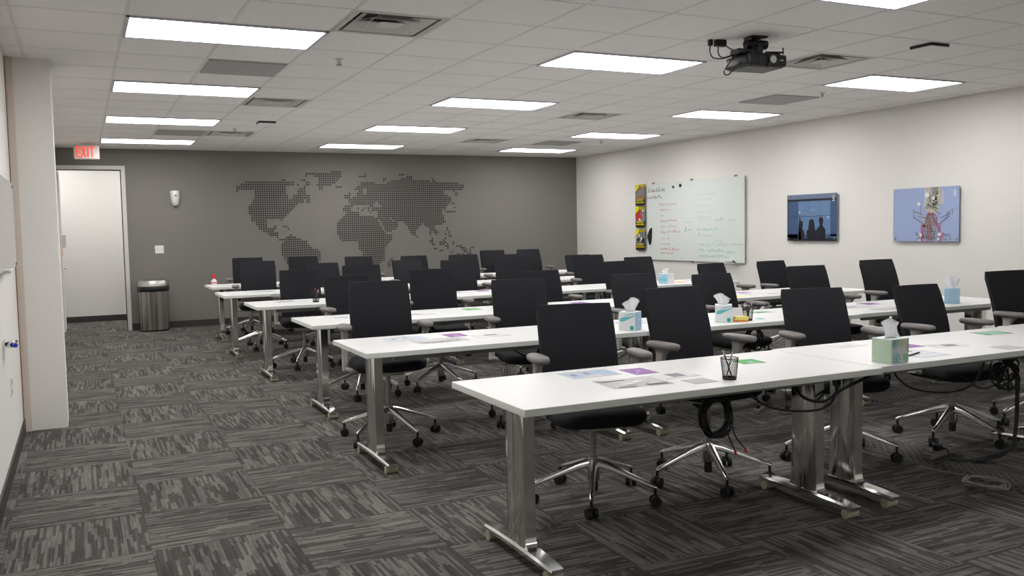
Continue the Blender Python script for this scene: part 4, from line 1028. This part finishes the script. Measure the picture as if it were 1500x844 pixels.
# power strip, small adapters, fabric cable covers
r = empty('power_strip', (4.34, -2.15, .0165), math.radians(10)); tag(r, 'dark power strip lying on the cable cover under the front table', 'power strip')
b = MB(); b.box((0, 0, .02), (.34, .055, .038), bev=.006); b.build('housing', M['armg'], r)
for k in range(5):
    b = MB(); b.box((-.13+k*.055, 0, .040), (.03, .034, .003), bev=.001); b.build('socket', M['plast'], r)
b = MB(); b.box((-.05, 0, .058), (.05, .04, .035), bev=.006); b.tube(smooth_pts([(-.05, -.02, .06), (-.05, -.06, .05), (-.10, -.09, .014), (-.25, -.10, .008)]), .005, 6); b.build('plug', M['plast'], r)
def cover_mat():
    m = bpy.data.materials.new('patterned_cover'); m.use_nodes = True; nt = m.node_tree; b_ = nt.nodes['Principled BSDF']
    g = nt.nodes.new('ShaderNodeNewGeometry'); mp = nt.nodes.new('ShaderNodeMapping'); mp.inputs['Rotation'].default_value = (0, 0, .12); mp.inputs['Scale'].default_value = (22, 22, 22)
    br = nt.nodes.new('ShaderNodeTexBrick'); br.inputs['Scale'].default_value = 1; br.inputs['Color1'].default_value = (*lin((40, 39, 38)), 1); br.inputs['Color2'].default_value = (*lin((54, 52, 50)), 1)
    br.inputs['Mortar'].default_value = (*lin((96, 93, 89)), 1); br.inputs['Mortar Size'].default_value = .12; br.inputs['Brick Width'].default_value = .9; br.inputs['Row Height'].default_value = .7
    nt.links.new(g.outputs['Position'], mp.inputs[0]); nt.links.new(mp.outputs[0], br.inputs[0]); nt.links.new(br.outputs[0], b_.inputs['Base Color']); b_.inputs['Roughness'].default_value = .9
    return m
M['cover'] = cover_mat()
def ramp(c, l, w_, rz, label):
    b = MB(); b.prism([(-w_/2, 0), (-w_*.32, .014), (w_*.32, .014), (w_/2, 0)], -l/2, l/2, 'x'); b.xform(Matrix.Rotation(rz, 4, 'Z'))
    o = b.build('cable_cover', M['cover'], None, None, c); tag(o, label, 'cable cover', 'fabric cable covers on the carpet')
ramp((4.22, -2.65, .001), 2.2, .27, math.radians(83), 'dark patterned cable cover on the carpet under the front middle table')
ramp((6.03, -.62, .001), 1.4, .26, math.radians(6), 'dark patterned cable cover on the carpet under the second row right table')
for x, y, rz, lab in ((4.31, -.56, .6, 'small grey adapter on the carpet under the second row, left one'), (4.47, -.72, -.2, 'small grey adapter on the carpet under the second row, right one')):
    r = empty('floor_adapter', (x, y, 0), rz); tag(r, lab, 'adapter', 'adapters on the carpet')
    b = MB(); b.box((0, 0, .016), (.15, .05, .03), bev=.006); b.build('housing', M['armg'], r)
    b = MB(); b.box((-.02, 0, .046), (.03, .03, .03), bev=.005); b.tube(smooth_pts([(-.02, 0, .06), (-.03, .01, .14), (-.02, .02, .24), (.01, .03, .33)]), .004, 6); b.build('plug', M['plast'], r)
b = MB(); b.tube(smooth_pts([(4.30, -.56, .32), (4.36, -.60, .30), (4.44, -.66, .27), (4.50, -.70, .20), (4.53, -.73, .10)]), .004, 6)
o = b.build('looped_cable', M['cable']); tag(o, 'thin black cable looping under the second row middle table', 'cable')
for n_, (x, y, z, lab) in enumerate(((2.52, -.50, .0, 'black cables hanging under the second row left table'), (4.35, -.46, 0, 'black cables hanging under the second row middle table'), (2.30, 1.25, 0, 'black cables hanging under the third row left table'), (6.0, -.46, 0, 'black cables hanging under the second row right table'))):
    r = empty('hanging_cables', (x, y, .585)); tag(r, lab, 'cable', 'cables hanging under the tables')
    b = MB(); coil(b, (0, 0, -.03), .07, 5, .006, 11+n_, spread=.03); b.build('coil', M['cable'], r)
    b = MB(); b.tube(smooth_pts([(0, 0, .04), (.06, .02, .06), (.16, .03, .04), (.30, .05, .05)]), .006, 6); b.tube(smooth_pts([(-.02, 0, .03), (-.12, .03, -.02), (-.22, .05, .03)]), .005, 6); b.build('lead', M['cable'], r)
bpy.context.view_layer.update()
